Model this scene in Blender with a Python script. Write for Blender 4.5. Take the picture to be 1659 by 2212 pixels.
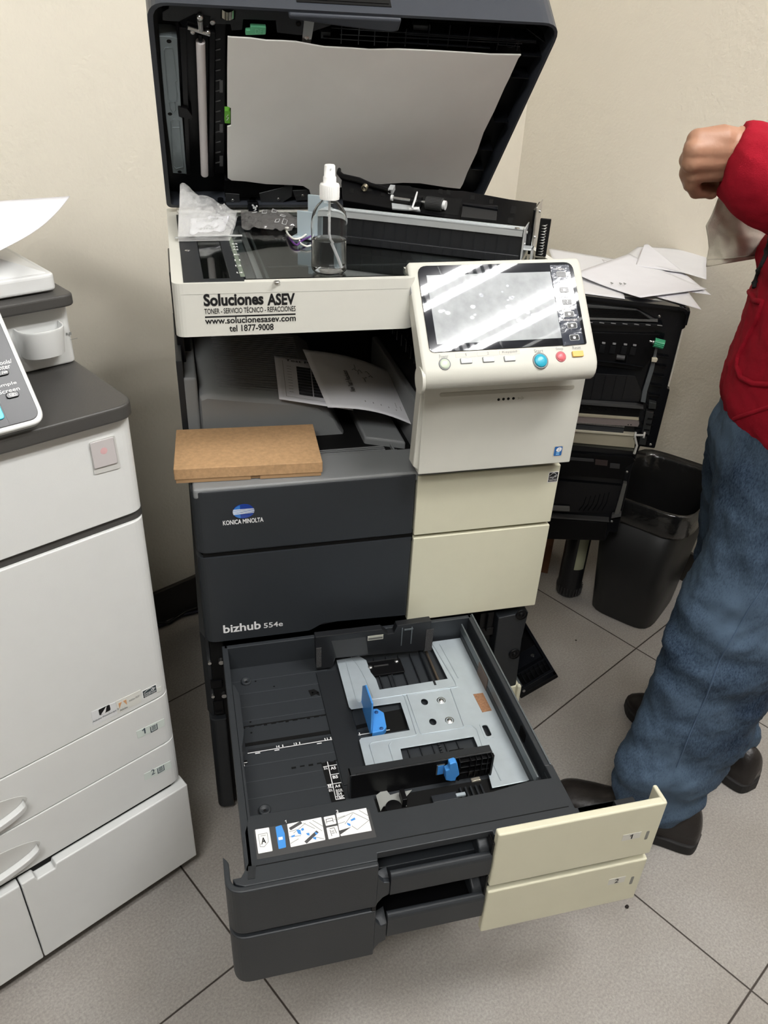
import bpy, bmesh, math, random
from mathutils import Vector, Matrix, noise
from mathutils.geometry import tessellate_polygon
random.seed(4)
SC = bpy.context.scene
COL = SC.collection
for o in list(bpy.data.objects): bpy.data.objects.remove(o)

# ------------------------------------------------------------------ camera
YAW, PITCH, ROLL = 0.2691, 0.5591, 0.0518
CAM = Vector((0.0135, -1.0399, 1.3517)); FPX = 1699.36; CX, CY = 829.5, 1106.0
FW = Vector((math.sin(YAW)*math.cos(PITCH), math.cos(YAW)*math.cos(PITCH), -math.sin(PITCH)))
_r = FW.cross(Vector((0, 0, 1))).normalized(); _u = _r.cross(FW)
RT = _r*math.cos(ROLL)+_u*math.sin(ROLL); UPV = -_r*math.sin(ROLL)+_u*math.cos(ROLL)
cd = bpy.data.cameras.new('camera'); cam = bpy.data.objects.new('camera', cd); COL.objects.link(cam)
cd.sensor_fit = 'HORIZONTAL'; cd.sensor_width = 36; cd.lens = FPX/1659*36; cd.clip_start = .02
M = Matrix((RT, UPV, -FW)).transposed().to_4x4(); M.translation = CAM
cam.matrix_world = M; SC.camera = cam

SC.view_settings.view_transform = 'Standard'
try: SC.view_settings.look = 'None'
except Exception: pass
SC.view_settings.gamma = 1; SC.view_settings.use_curve_mapping = False
SC.view_settings.exposure = 1.08
TUBE_POWER = 52.0      # emission strength of the fluorescent lamps
w = bpy.data.worlds.new('world'); SC.world = w; w.use_nodes = True
w.node_tree.nodes['Background'].inputs[0].default_value = (.9, .95, 1, 1)
w.node_tree.nodes['Background'].inputs[1].default_value = .05

# ------------------------------------------------------------------ frames
def V(*a): return Vector(a)
class Frame:
    """a plane or box frame: origin, x axis, y axis; z = x cross y"""
    def __init__(s, o, x=(1, 0, 0), y=(0, 1, 0)):
        s.o = Vector(o); s.x = Vector(x).normalized(); y = Vector(y)
        s.y = (y-s.x*y.dot(s.x)).normalized(); s.z = s.x.cross(s.y)
    def p(s, u, v, w=0): return s.o+s.x*u+s.y*v+s.z*w
    def uv(s, px, w=0):
        d = FW*FPX+RT*(px[0]-CX)-UPV*(px[1]-CY)
        t = ((s.o+s.z*w-CAM).dot(s.z))/d.dot(s.z); q = CAM+d*t-s.o
        return (q.dot(s.x), q.dot(s.y))
    def uvs(s, pts, w=0): return [s.uv(p, w) for p in pts]
    def off(s, u, v, w=0): return Frame(s.p(u, v, w), s.x, s.y)
def onray(px, axis, val):
    d = FW*FPX+RT*(px[0]-CX)-UPV*(px[1]-CY); t = (val-CAM[axis])/d[axis]; return CAM+d*t
WORLD = Frame((0, 0, 0))
RY = 0.4992
E1 = V(math.cos(RY), math.sin(RY), 0); E2 = V(-math.sin(RY), math.cos(RY), 0); ZZ = V(0, 0, 1)
ROOM = Frame((0, 0, 0), E1, E2)
def room_front(b): return Frame(E2*b, E1, ZZ)      # plane parallel to the back wall, facing the viewer
def front(y): return Frame((0, y, 0), (1, 0, 0), (0, 0, 1))
def top(z): return Frame((0, 0, z))

# ------------------------------------------------------------------ materials
MATS = {}
def mat(name, col, rough=.5, metal=0, bump=0, bscale=400, spec=.5, trans=0, coat=0, var=0, vscale=30, emit=0, ior=1.45, alpha=1, sheen=0):
    if name in MATS: return MATS[name]
    m = bpy.data.materials.new(name); m.use_nodes = True; nt = m.node_tree; N = nt.nodes; L = nt.links
    b = N['Principled BSDF']; b.inputs['Base Color'].default_value = (*col, 1)
    b.inputs['Roughness'].default_value = rough; b.inputs['Metallic'].default_value = metal
    b.inputs['Specular IOR Level'].default_value = spec; b.inputs['IOR'].default_value = ior
    if trans: b.inputs['Transmission Weight'].default_value = trans
    if coat: b.inputs['Coat Weight'].default_value = coat; b.inputs['Coat Roughness'].default_value = .04
    if alpha < 1: b.inputs['Alpha'].default_value = alpha
    if sheen: b.inputs['Sheen Weight'].default_value = sheen
    if emit: b.inputs['Emission Color'].default_value = (*col, 1); b.inputs['Emission Strength'].default_value = emit
    tc = N.new('ShaderNodeTexCoord')
    if bump:
        n = N.new('ShaderNodeTexNoise'); n.inputs['Scale'].default_value = bscale; n.inputs['Detail'].default_value = 3
        L.new(tc.outputs['Object'], n.inputs['Vector'])
        bp = N.new('ShaderNodeBump'); bp.inputs['Strength'].default_value = bump; bp.inputs['Distance'].default_value = .002
        L.new(n.outputs['Fac'], bp.inputs['Height']); L.new(bp.outputs['Normal'], b.inputs['Normal'])
    n2 = N.new('ShaderNodeTexNoise'); n2.inputs['Scale'].default_value = vscale; n2.inputs['Detail'].default_value = 5
    L.new(tc.outputs['Object'], n2.inputs['Vector'])
    rmp = N.new('ShaderNodeMapRange'); v = var if var else .012
    rmp.inputs['From Min'].default_value = .3; rmp.inputs['From Max'].default_value = .7
    rmp.inputs['To Min'].default_value = 1-v; rmp.inputs['To Max'].default_value = 1+v
    L.new(n2.outputs['Fac'], rmp.inputs['Value'])
    mx = N.new('ShaderNodeVectorMath'); mx.operation = 'SCALE'; mx.inputs[0].default_value = col
    L.new(rmp.outputs['Result'], mx.inputs['Scale']); L.new(mx.outputs['Vector'], b.inputs['Base Color'])
    MATS[name] = m; return m
charcoal = mat('charcoal_plastic', (.022, .0255, .0295), .48, bump=.10, bscale=900)
charcoal_d = mat('dark_charcoal_plastic', (.013, .015, .0175), .45, bump=.08, bscale=900)
graytray = mat('grey_output_plastic', (.20, .207, .21), .5, bump=.08, bscale=900)
black = mat('black_plastic', (.0035, .0035, .004), .38, spec=.22)
blackm = mat('matte_black', (.003, .003, .003), .7, spec=.25)
blackg = mat('gloss_black', (.005, .0055, .007), .16, spec=.3)
cream = mat('cream_plastic', (.66, .64, .49), .42, bump=.05, bscale=900)
coverw = mat('warm_white_cover', (.58, .575, .515), .42, bump=.05, bscale=900)
ivory = mat('ivory_plastic', (.62, .615, .56), .4, bump=.04, bscale=900)
white = mat('white_plastic', (.64, .65, .64), .4, bump=.05, bscale=900)
whiteb = mat('bright_white_plastic', (.64, .65, .645), .35)
brown_d = mat('brown_grey_plastic', (.052, .050, .047), .45, bump=.12, bscale=900)
steelb = mat('galvanised_plate', (.46, .52, .56), .36, metal=.35, var=.06)
steel = mat('bare_steel', (.55, .55, .54), .3, metal=1)
steel_d = mat('dull_steel', (.16, .18, .19), .45, metal=.6)
alu = mat('aluminium', (.62, .65, .66), .4, metal=.6)
blue = mat('blue_plastic', (.06, .27, .68), .4)
green = mat('green_plastic', (.03, .33, .16), .45)
lime = mat('lime_label', (.16, .50, .05), .5)
inkb = mat('black_ink', (.006, .006, .007), .5)
inkw = mat('white_ink', (.8, .8, .8), .5)
inkg = mat('grey_ink', (.22, .23, .22), .5)
labelw = mat('white_label', (.80, .80, .79), .4)
labelg = mat('grey_label', (.055, .055, .056), .45)
paper = mat('paper', (.70, .70, .74), .7, var=.015)
paper2 = mat('paper_warm', (.66, .66, .68), .7, var=.015)
cardb = mat('cardboard', (.44, .27, .135), .75, bump=.25, bscale=300, var=.12, vscale=160)
copper = mat('copper_pad', (.34, .18, .10), .5, metal=.4, var=.25, vscale=300)
foam = mat('dark_foam', (.05, .05, .05), .9, bump=.8, bscale=800, var=.4, vscale=500)
sheetm = mat('pressure_sheet', (.86, .85, .81), .75, var=.03, vscale=12)

# ------------------------------------------------------------------ mesh builder
class MB:
    def __init__(s): s.v = []; s.f = []; s.smooth = set()
    def add(s, vs, fs, smooth=False):
        o = len(s.v); s.v += [Vector(v) for v in vs]
        for f in fs:
            if smooth: s.smooth.add(len(s.f))
            s.f.append([i+o for i in f])
        return s
    def box(s, fr, u0, u1, v0, v1, w0, w1):
        P = [fr.p(u, v, w) for w in (w0, w1) for v in (v0, v1) for u in (u0, u1)]
        return s.add(P, [(0, 2, 3, 1), (4, 5, 7, 6), (0, 1, 5, 4), (2, 6, 7, 3), (0, 4, 6, 2), (1, 3, 7, 5)])
    def prism(s, fr, pts, w0, w1, holes=()):
        A = sum(pts[i][0]*pts[(i+1) % len(pts)][1]-pts[(i+1) % len(pts)][0]*pts[i][1] for i in range(len(pts)))
        if A < 0: pts = pts[::-1]
        if w1 < w0: w0, w1 = w1, w0
        if not holes:
            n = len(pts); P = [fr.p(u, v, w0) for u, v in pts]+[fr.p(u, v, w1) for u, v in pts]
            return s.add(P, [tuple(range(n))[::-1], tuple(range(n, 2*n))]+[(i, (i+1) % n, (i+1) % n+n, i+n) for i in range(n)])
        loops = [pts]
        for h in holes:
            A = sum(h[i][0]*h[(i+1) % len(h)][1]-h[(i+1) % len(h)][0]*h[i][1] for i in range(len(h)))
            loops.append(h[::-1] if A > 0 else h)
        flat = [p for l in loops for p in l]; n = len(flat)
        tris = tessellate_polygon([[Vector((a, b, 0)) for a, b in l] for l in loops])
        P = [fr.p(u, v, w0) for u, v in flat]+[fr.p(u, v, w1) for u, v in flat]; F = []
        for t in tris:
            a, b, c = [flat[i] for i in t]
            if (b[0]-a[0])*(c[1]-a[1])-(b[1]-a[1])*(c[0]-a[0]) < 0: t = (t[0], t[2], t[1])
            F.append((t[0]+n, t[1]+n, t[2]+n)); F.append((t[2], t[1], t[0]))
        o = 0
        for l in loops:
            m = len(l)
            F += [(o+i, o+(i+1) % m, o+(i+1) % m+n, o+i+n) for i in range(m)]; o += m
        return s.add(P, F)
    def rings(s, R, cap=True, closed=True, smooth=True):
        n = len(R[0]); P = [p for r in R for p in r]; F = []
        for k in range(len(R)-1):
            for i in range(n if closed else n-1):
                j = (i+1) % n; F.append((k*n+i, k*n+j, (k+1)*n+j, (k+1)*n+i))
        s.add(P, F, smooth)
        if cap:
            s.add(R[0], [tuple(range(n))[::-1]]); s.add(R[-1], [tuple(range(n))])
        return s
    def tube(s, pts, r, seg=8, cap=True):
        pts = [Vector(p) for p in pts]; R = []; prev = None
        for i, p in enumerate(pts):
            d = (pts[min(i+1, len(pts)-1)]-pts[max(i-1, 0)]).normalized()
            a = prev if prev is not None else (V(0, 0, 1) if abs(d.z) < .9 else V(1, 0, 0))
            x = (a-d*a.dot(d)).normalized(); y = d.cross(x); prev = x
            rr = r[i] if isinstance(r, (list, tuple)) else r
            R.append([p+x*math.cos(t)*rr+y*math.sin(t)*rr for t in [2*math.pi*k/seg for k in range(seg)]])
        return s.rings(R, cap)
    def cyl(s, a, b, r, seg=24): return s.tube([a, b], r, seg)
    def lathe(s, fr, prof, seg=32, cap=True):
        """prof: (radius, height along fr.z)"""
        R = [[fr.p(r*math.cos(2*math.pi*k/seg), r*math.sin(2*math.pi*k/seg), h) for k in range(seg)] for r, h in prof]
        return s.rings(R, cap)
    def grid(s, f, nu, nv, smooth=True):
        P = [f(i/nu, j/nv) for j in range(nv+1) for i in range(nu+1)]
        return s.add(P, [(j*(nu+1)+i, j*(nu+1)+i+1, (j+1)*(nu+1)+i+1, (j+1)*(nu+1)+i) for j in range(nv) for i in range(nu)], smooth)
    def sphere(s, c, r, seg=16, rz=None):
        rz = rz or r; c = Vector(c)
        R = [[c+V(r*math.sin(a)*math.cos(t), r*math.sin(a)*math.sin(t), rz*math.cos(a)) for t in [2*math.pi*k/seg for k in range(seg)]] for a in [math.pi*(.02+.96*i/10) for i in range(11)]]
        return s.rings(R)

def rpoly(pts, r, seg=5):
    """round the corners of a polygon; r a number or one per corner"""
    out = []; n = len(pts)
    for i, p in enumerate(pts):
        rr = r[i] if isinstance(r, (list, tuple)) else r
        if rr <= 0: out.append(tuple(p)); continue
        P = Vector(p); A = Vector(pts[i-1])-P; B = Vector(pts[(i+1) % n])-P
        l = min(rr, A.length*.49, B.length*.49); a = P+A.normalized()*l; b = P+B.normalized()*l
        for k in range(seg+1):
            t = k/seg; q = a*(1-t)**2+P*2*t*(1-t)+b*t*t; out.append((q.x, q.y))
    return out
def rect(u0, v0, u1, v1): return [(u0, v0), (u1, v0), (u1, v1), (u0, v1)]
def ell(cu, cv, ru, rv=None, n=24):
    rv = ru if rv is None else rv
    return [(cu+ru*math.cos(2*math.pi*k/n), cv+rv*math.sin(2*math.pi*k/n)) for k in range(n)]

def link_parent(o, parent):
    if parent is not None:
        o.parent = parent; bpy.context.view_layer.update(); o.matrix_parent_inverse = parent.matrix_world.inverted()
def obj(name, mb, m, parent=None, bevel=0, solid=0, sub=0, label=None):
    me = bpy.data.meshes.new(name)
    if parent is not None or True:
        me.from_pydata([tuple(v) for v in mb.v], [], mb.f)
    bm = bmesh.new(); bm.from_mesh(me); bmesh.ops.recalc_face_normals(bm, faces=bm.faces[:]) if not solid else None
    bm.to_mesh(me); bm.free()
    for i, p in enumerate(me.polygons): p.use_smooth = (i in mb.smooth)
    me.materials.append(m); o = bpy.data.objects.new(name, me); COL.objects.link(o)
    link_parent(o, parent)
    if solid:
        d = o.modifiers.new('solid', 'SOLIDIFY'); d.thickness = solid; d.offset = 0
    if bevel:
        d = o.modifiers.new('bevel', 'BEVEL'); d.width = bevel; d.segments = 3 if bevel > .002 else 2; d.limit_method = 'ANGLE'; d.angle_limit = .6
        d.harden_normals = False
    if sub:
        d = o.modifiers.new('sub', 'SUBSURF'); d.levels = d.render_levels = sub
    if label: o['label'] = label
    return o
def thing(name, label, cat, loc=(0, 0, 0), group=None):
    o = bpy.data.objects.new(name, None); o.empty_display_size = .05; o.location = loc; COL.objects.link(o)
    bpy.context.view_layer.update()
    return tag(o, label, cat, group)
def tag(o, label, cat, group=None):
    o['label'] = label; o['category'] = cat
    if group: o['group'] = group
    return o
def struct(name, mb, m, bevel=0):
    o = obj(name, mb, m, None, bevel); o['kind'] = 'structure'; return o
def text(fr, s, u0, v0, u1, v1, m, parent, w=0, bold=0.0, name='lettering', shear=0, w2=None):
    """flat lettering stretched to fill the rectangle u0..u1, v0..v1 on frame fr"""
    if s == '1':
        g = [(0, .80), (0, .66), (.62, .74), (.62, 0), (1, 0), (1, 1), (.70, 1), (.45, .86)]
        k = max(1, .0022/(u1-u0)*0+1.45)
        mb = MB(); mb.prism(fr, [(u0-(u1-u0)*(k-1)+a*(u1-u0)*k, v0+b*(v1-v0)) for a, b in g], w+.0002, w+.0005)
        return obj(name, mb, m, parent)
    c = bpy.data.curves.new('t', 'FONT'); c.body = s; c.offset = bold; c.shear = shear; c.resolution_u = 3
    t = bpy.data.objects.new('t', c); COL.objects.link(t); bpy.context.view_layer.update()
    me = bpy.data.meshes.new_from_object(t.evaluated_get(bpy.context.evaluated_depsgraph_get()))
    bpy.data.objects.remove(t); bpy.data.curves.remove(c)
    xs = [v.co.x for v in me.vertices]; ys = [v.co.y for v in me.vertices]
    a, b, cc, d = min(xs), max(xs), min(ys), max(ys)
    mb = MB(); mb.add([fr.p(u0+(v.co.x-a)/(b-a)*(u1-u0), v0+(v.co.y-cc)/(d-cc)*(v1-v0), w+.0004) for v in me.vertices], [tuple(p.vertices) for p in me.polygons])
    bpy.data.meshes.remove(me)
    return obj(name, mb, m, parent)
def textpx(fr, s, bl, tr, m, parent, w=0, bold=0.0, name='lettering', shear=0):
    a = fr.uv(bl, w); b = fr.uv(tr, w)
    return text(fr, s, a[0], a[1], b[0], b[1], m, parent, w, bold, name, shear)
def decal(fr, pts, m, parent, w=0, name='marking', h=.0003):
    mb = MB(); mb.prism(fr, pts, w, w+h); return obj(name, mb, m, parent)
def sheet(name, P00, P10, P11, P01, m, bend=None, parent=None, n=16, th=.0004):
    """a sheet of paper between four corners, bend(u,v)->z offset"""
    P00, P10, P11, P01 = map(Vector, (P00, P10, P11, P01))
    nn = (P10-P00).cross(P01-P00).normalized()
    def f(u, v):
        p = P00*(1-u)*(1-v)+P10*u*(1-v)+P11*u*v+P01*(1-u)*v
        return p+nn*(bend(u, v) if bend else 0)
    mb = MB(); mb.grid(f, n, n); o = obj(name, mb, m, parent, solid=th); o['_'] = 0; del o['_']
    return o, f
# ================================================================== ROOM
WB, WR = .605, 1.455       # back wall and right wall in room coordinates
WL, WF, CZ = -4.2, -5.0, 2.7
def tile_floor_material():
    m = bpy.data.materials.new('floor_tile'); m.use_nodes = True; nt = m.node_tree; N = nt.nodes; L = nt.links; b = N['Principled BSDF']
    tc = N.new('ShaderNodeTexCoord'); sx = N.new('ShaderNodeSeparateXYZ'); L.new(tc.outputs['Object'], sx.inputs[0])
    ds = []
    for ax in 'XY':
        pp = N.new('ShaderNodeMath'); pp.operation = 'PINGPONG'; pp.inputs[1].default_value = .3; L.new(sx.outputs[ax], pp.inputs[0]); ds.append(pp)
    mn = N.new('ShaderNodeMath'); mn.operation = 'MINIMUM'; L.new(ds[0].outputs[0], mn.inputs[0]); L.new(ds[1].outputs[0], mn.inputs[1])
    g = N.new('ShaderNodeMapRange'); g.inputs['From Min'].default_value = .0010; g.inputs['From Max'].default_value = .0020; L.new(mn.outputs[0], g.inputs['Value'])
    n1 = N.new('ShaderNodeTexNoise'); n1.inputs['Scale'].default_value = 5; n1.inputs['Detail'].default_value = 6; L.new(tc.outputs['Object'], n1.inputs['Vector'])
    n2 = N.new('ShaderNodeTexNoise'); n2.inputs['Scale'].default_value = 240; n2.inputs['Detail'].default_value = 4; n2.inputs['Roughness'].default_value = .7; L.new(tc.outputs['Object'], n2.inputs['Vector'])
    r1 = N.new('ShaderNodeValToRGB'); r1.color_ramp.elements[0].position = .35; r1.color_ramp.elements[0].color = (.30, .275, .25, 1); r1.color_ramp.elements[1].position = .65; r1.color_ramp.elements[1].color = (.35, .33, .305, 1); L.new(n1.outputs['Fac'], r1.inputs['Fac'])
    r2 = N.new('ShaderNodeMapRange'); r2.inputs['From Min'].default_value = .3; r2.inputs['From Max'].default_value = .7; r2.inputs['To Min'].default_value = .76; r2.inputs['To Max'].default_value = 1.24; L.new(n2.outputs['Fac'], r2.inputs['Value'])
    sc = N.new('ShaderNodeVectorMath'); sc.operation = 'SCALE'; L.new(r1.outputs['Color'], sc.inputs[0]); L.new(r2.outputs['Result'], sc.inputs['Scale'])
    mx = N.new('ShaderNodeMix'); mx.data_type = 'RGBA'; mx.inputs['A'].default_value = (.035, .026, .020, 1)
    L.new(sc.outputs['Vector'], mx.inputs['B']); L.new(g.outputs['Result'], mx.inputs['Factor']); L.new(mx.outputs['Result'], b.inputs['Base Color'])
    b.inputs['Roughness'].default_value = .55
    bp = N.new('ShaderNodeBump'); bp.inputs['Strength'].default_value = .6; bp.inputs['Distance'].default_value = .002; L.new(g.outputs['Result'], bp.inputs['Height'])
    bp2 = N.new('ShaderNodeBump'); bp2.inputs['Strength'].default_value = .15; bp2.inputs['Distance'].default_value = .001; L.new(n2.outputs['Fac'], bp2.inputs['Height']); L.new(bp.outputs['Normal'], bp2.inputs['Normal']); L.new(bp2.outputs['Normal'], b.inputs['Normal'])
    return m
def wall_material():
    m = mat('painted_wall', (.72, .675, .575), .6, var=.008)
    nt = m.node_tree; N = nt.nodes; L = nt.links; tc = N.new('ShaderNodeTexCoord')
    n = N.new('ShaderNodeTexNoise'); n.inputs['Scale'].default_value = 140; n.inputs['Detail'].default_value = 2; L.new(tc.outputs['Object'], n.inputs['Vector'])
    v = N.new('ShaderNodeTexNoise'); v.inputs['Scale'].default_value = 45; v.inputs['Detail'].default_value = 3; L.new(tc.outputs['Object'], v.inputs['Vector'])
    ad = N.new('ShaderNodeMath'); ad.operation = 'ADD'; L.new(n.outputs['Fac'], ad.inputs[0]); L.new(v.outputs['Fac'], ad.inputs[1])
    bp = N.new('ShaderNodeBump'); bp.inputs['Strength'].default_value = .32; bp.inputs['Distance'].default_value = .003
    L.new(ad.outputs[0], bp.inputs['Height']); L.new(bp.outputs['Normal'], N['Principled BSDF'].inputs['Normal']); return m
wallm = wall_material(); farm = mat('far_wall_dimmed', (.36, .33, .28), .7)  # unseen far walls are darkened so they bounce less light
# floor: built in its own tile-grid coordinates so that the grout falls on multiples of 0.6 m
OX, OY = 1.0794, -.2646
mb = MB(); g0 = Frame((0, 0, 0)); mb.box(g0, WL-OX, WR+.1-OX, WF-OY, WB+.1-OY, -.08, 0)
fl = struct('floor', mb, tile_floor_material()); p = E1*OX+E2*OY
fl.location = p; fl.rotation_euler = (0, 0, RY)
mb = MB(); mb.box(ROOM, WL-.1, WR+.1, WB, WB+.1, -.08, CZ); struct('wall_back', mb, wallm)
mb = MB(); mb.box(ROOM, WR, WR+.1, WF, WB, -.08, CZ); struct('wall_right', mb, wallm)
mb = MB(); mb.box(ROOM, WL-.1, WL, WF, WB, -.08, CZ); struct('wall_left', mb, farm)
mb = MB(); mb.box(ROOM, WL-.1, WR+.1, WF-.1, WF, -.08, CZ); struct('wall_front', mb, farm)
ceilm = mat('ceiling_tile', (.58, .57, .55), .8, bump=.4, bscale=120)
mb = MB(); mb.box(ROOM, WL-.1, WR+.1, WF-.1, WB+.1, CZ, CZ+.08); struct('ceiling', mb, ceilm)
basem = mat('dark_baseboard', (.032, .028, .024), .5)
mb = MB(); mb.box(ROOM, WL, WR, WB-.012, WB, 0, .098); struct('baseboard_back', mb, basem, .002)
mb = MB(); mb.box(ROOM, WR-.012, WR, WF, WB-.012, 0, .098); struct('baseboard_right', mb, basem, .002)
mb = MB()
for k in range(-8, 4):
    mb.box(ROOM, WL, WR, k*.6-.012-.1, k*.6+.012-.1, CZ-.006, CZ)
    if WL < k*.6+.3 < WR: mb.box(ROOM, k*.6+.3-.012, k*.6+.3+.012, WF, WB, CZ-.005, CZ)
o = struct('trim_1', mb, whiteb)
# ceiling luminaires: two perforated baskets with bright lamps either side
lampm = mat('fluorescent_tube', (1.0, .99, .97), .5, emit=TUBE_POWER)
baskm = mat('perforated_basket', (.9, .9, .92), .5, emit=.9)
def luminaire(a0, a1, b, label):
    t = thing('ceiling_light', label, 'light', ROOM.p((a0+a1)/2, b, CZ))
    mb = MB(); mb.prism(ROOM, rect(a0, b-.30, a1, b+.30), CZ-.03, CZ-.008, [rect(a0+.02, b-.28, a1-.02, b+.28)]); obj('housing', mb, whiteb, t, .002)
    mb = MB(); mb.box(ROOM, a0+.02, a1-.02, b-.28, b+.28, CZ-.012, CZ-.009); obj('reflector', mb, mat('louvre_grey', (.10, .10, .105), .5), t)
    for c in (-.135, .135):
        mb = MB(); n = int((a1-a0-.08)/.03)
        mb.box(ROOM, a0+.04, a1-.04, b+c-.02, b+c+.02, CZ-.034, CZ-.030)
        bk = obj('basket', mb, baskm, t)
        m_ = int((a1-a0)/.12)
        for k in range(m_): mb = MB(); mb.box(ROOM, a0+.06+k*.12, a0+.064+k*.12, b+c+.03*(1 if c > 0 else -1), b+c+.095*(1 if c > 0 else -1), CZ-.03, CZ-.012); obj('louvre_blade', mb, whiteb, bk)
        mb = MB()
        for k in range(n): mb.box(ROOM, a0+.05+k*.03, a0+.062+k*.03, b+c-.018, b+c+.018, CZ-.036, CZ-.0341)
        obj('slot_row', mb, steel_d, bk)
        for s in (-1, 1):
            mb = MB(); mb.box(ROOM, a0+.04, a1-.04, b+c+s*.032-.012, b+c+s*.032+.012, CZ-.04, CZ-.022); obj('lamp', mb, lampm, t)
luminaire(.0, 1.2, -1.27, 'fluorescent ceiling fixture nearest the room corner, reflected in the control panel')
luminaire(-1.9, -.7, -1.27, 'unseen fluorescent ceiling fixture added left of the one above the printers')  # unseen second fixture, added for general illumination
# ================================================================== LARGE COPIER (charcoal and cream)
KP = thing('copier', 'charcoal and cream office copier with lid raised and top paper drawer pulled out', 'copier', (.3, .3, 0))
F0 = front(0)
XS, XW = .3526, .60
# ---- body frame
mb = MB()
mb.box(WORLD, .006, .594, .034, .60, .45, .735)
mb.box(WORLD, .006, .03, .012, .60, .02, .45)
mb.box(WORLD, .03, .594, .50, .60, .02, .45)
mb.box(WORLD, .485, .530, .04, .50, .24, .45)
mb.box(WORLD, .03, .594, .04, .50, .02, .235)
body = obj('body_frame', mb, blackm, KP, .002)
# right front post with two recessed screws, seen below the cream door
mb = MB(); mb.prism(F0, F0.uvs([(1077, 1336), (1142, 1322), (1128, 1380), (1115, 1480), (1083, 1492), (1079, 1470), (1066, 1476), (1064, 1430)]), -.03, .0)
post = obj('post', mb, charcoal_d, body, .002)
for q in ((1126, 1327), (1111, 1412)):
    u, v = F0.uv(q); c = F0.p(u, v, 0); fr = Frame(c, F0.x, F0.y)
    mb = MB(); mb.lathe(fr, [(.0115, .0), (.0115, .0025), (.008, .001), (.004, .001), (.004, .003), (.0005, .003)], 20); obj('screw', mb, black, post)
mb = MB()
for a, b in (((1040, 1352), (1054, 1350)), ((1054, 1350), (1066, 1348)), ((1042, 1395), (1064, 1392))):
    p0 = F0.p(*F0.uv(a), -.02); p1 = F0.p(*F0.uv(b), -.02)
mb.box(WORLD, .500, .528, .012, .03, .385, .425); mb.box(WORLD, .512, .514, .005, .03, .385, .425)
mb.box(WORLD, .500, .530, .010, .03, .37, .388)
obj('latch_housing', mb, black, body, .001)
# left lower cover, rounded
mb = MB()
pl = rpoly([(-.006, .10), (-.006, .0), (.024, .0), (.024, .10)], [0, .02, .004, 0], 8)
mb.prism(WORLD, pl, .02, .262); cov = obj('side_cover', mb, charcoal_d, body, .0015)
mb = MB(); mb.prism(WORLD, rpoly([(-.008, .60), (-.008, .03), (.0, .012), (.006, .012), (.006, .60)], 0), .26, .45); obj('side_rail', mb, charcoal_d, body, .001)
for z in (.395, .315):
    mb = MB(); mb.cyl((.004, .012, z), (.004, .006, z), .003); obj('rail_pin', mb, steel, body)
    mb = MB(); mb.cyl((.0235, .010, z+.002), (.0235, .002, z+.002), .0045); obj('rail_pin', mb, steel, body)
mb = MB(); mb.box(WORLD, .003, .021, .008, .02, .268, .30); mb.box(WORLD, .002, .022, .006, .02, .335, .352); mb.box(WORLD, .006, .018, .004, .012, .272, .276); obj('rail_bracket', mb, black, body, .001)
mb = MB(); mb.box(WORLD, -.0081, .60, .60, .603, .02, .70); obj('rear_cover', mb, charcoal_d, KP, .002)
# casters
for x, y in ((.05, .08), (.55, .08), (.05, .54), (.55, .54)):
    mb = MB(); mb.cyl((x-.012, y, .018), (x+.012, y, .018), .018); obj('caster', mb, blackm, body)
# ---- front doors
def wrapped_panel(z0, z1, y, name, m, parent, bevel=.002, x1=XS-.0015, r=.022, back=.06, th=.007):
    outer = [(0, y+back), (0, y), (x1, y), (x1, y+th), (th, y+th), (th, y+back)]
    mb = MB(); mb.prism(WORLD, rpoly(outer, [0, r, 0, 0, r-th, 0], 8), z0, z1)
    return obj(name, mb, m, parent, bevel)
ud = wrapped_panel(.628, .742, 0, 'upper_front_door', charcoal, KP, .004, back=.35)
def zbot(x):
    return .447 if x < .178 else (.447+.0075*min(1, (x-.178)/.012)**1.5*1.9 if x < .192 else .4612-(x-.192)*.042)
_o = rpoly([(0, .35), (0, 0), (XS-.0015, 0), (XS-.0015, .007), (.007, .007), (.007, .35)], [0, .022, 0, 0, .015, 0], 8)
pl = []
for k, q in enumerate(_o):
    pl.append(q); nx = _o[(k+1) % len(_o)]
    if abs(nx[0]-q[0]) > .2: pl += [(q[0]+(nx[0]-q[0])*t/60, q[1]+(nx[1]-q[1])*t/60) for t in range(1, 60)]
mb = MB(); mb.rings([[V(x, y, zbot(x)) for x, y in pl], [V(x, y, .620) for x, y in pl]], True, smooth=False)
ld = obj('lower_front_door', mb, charcoal, KP, .004)
mb = MB(); mb.box(WORLD, .01, XS, .004, .30, .612, .634); obj('door_gap', mb, blackm, ud)
mb = MB(); mb.prism(F0, rpoly(rect(XS+.0005, .626, XW, .7385), .002), -.022, .002); ucd = obj('toner_door', mb, cream, KP, .0025)
mb = MB(); mb.prism(F0, rpoly(rect(XS+.0005, .4412, XW, .6195), .002), -.022, .002); lcd = obj('waste_toner_door', mb, cream, KP, .0025)
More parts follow.
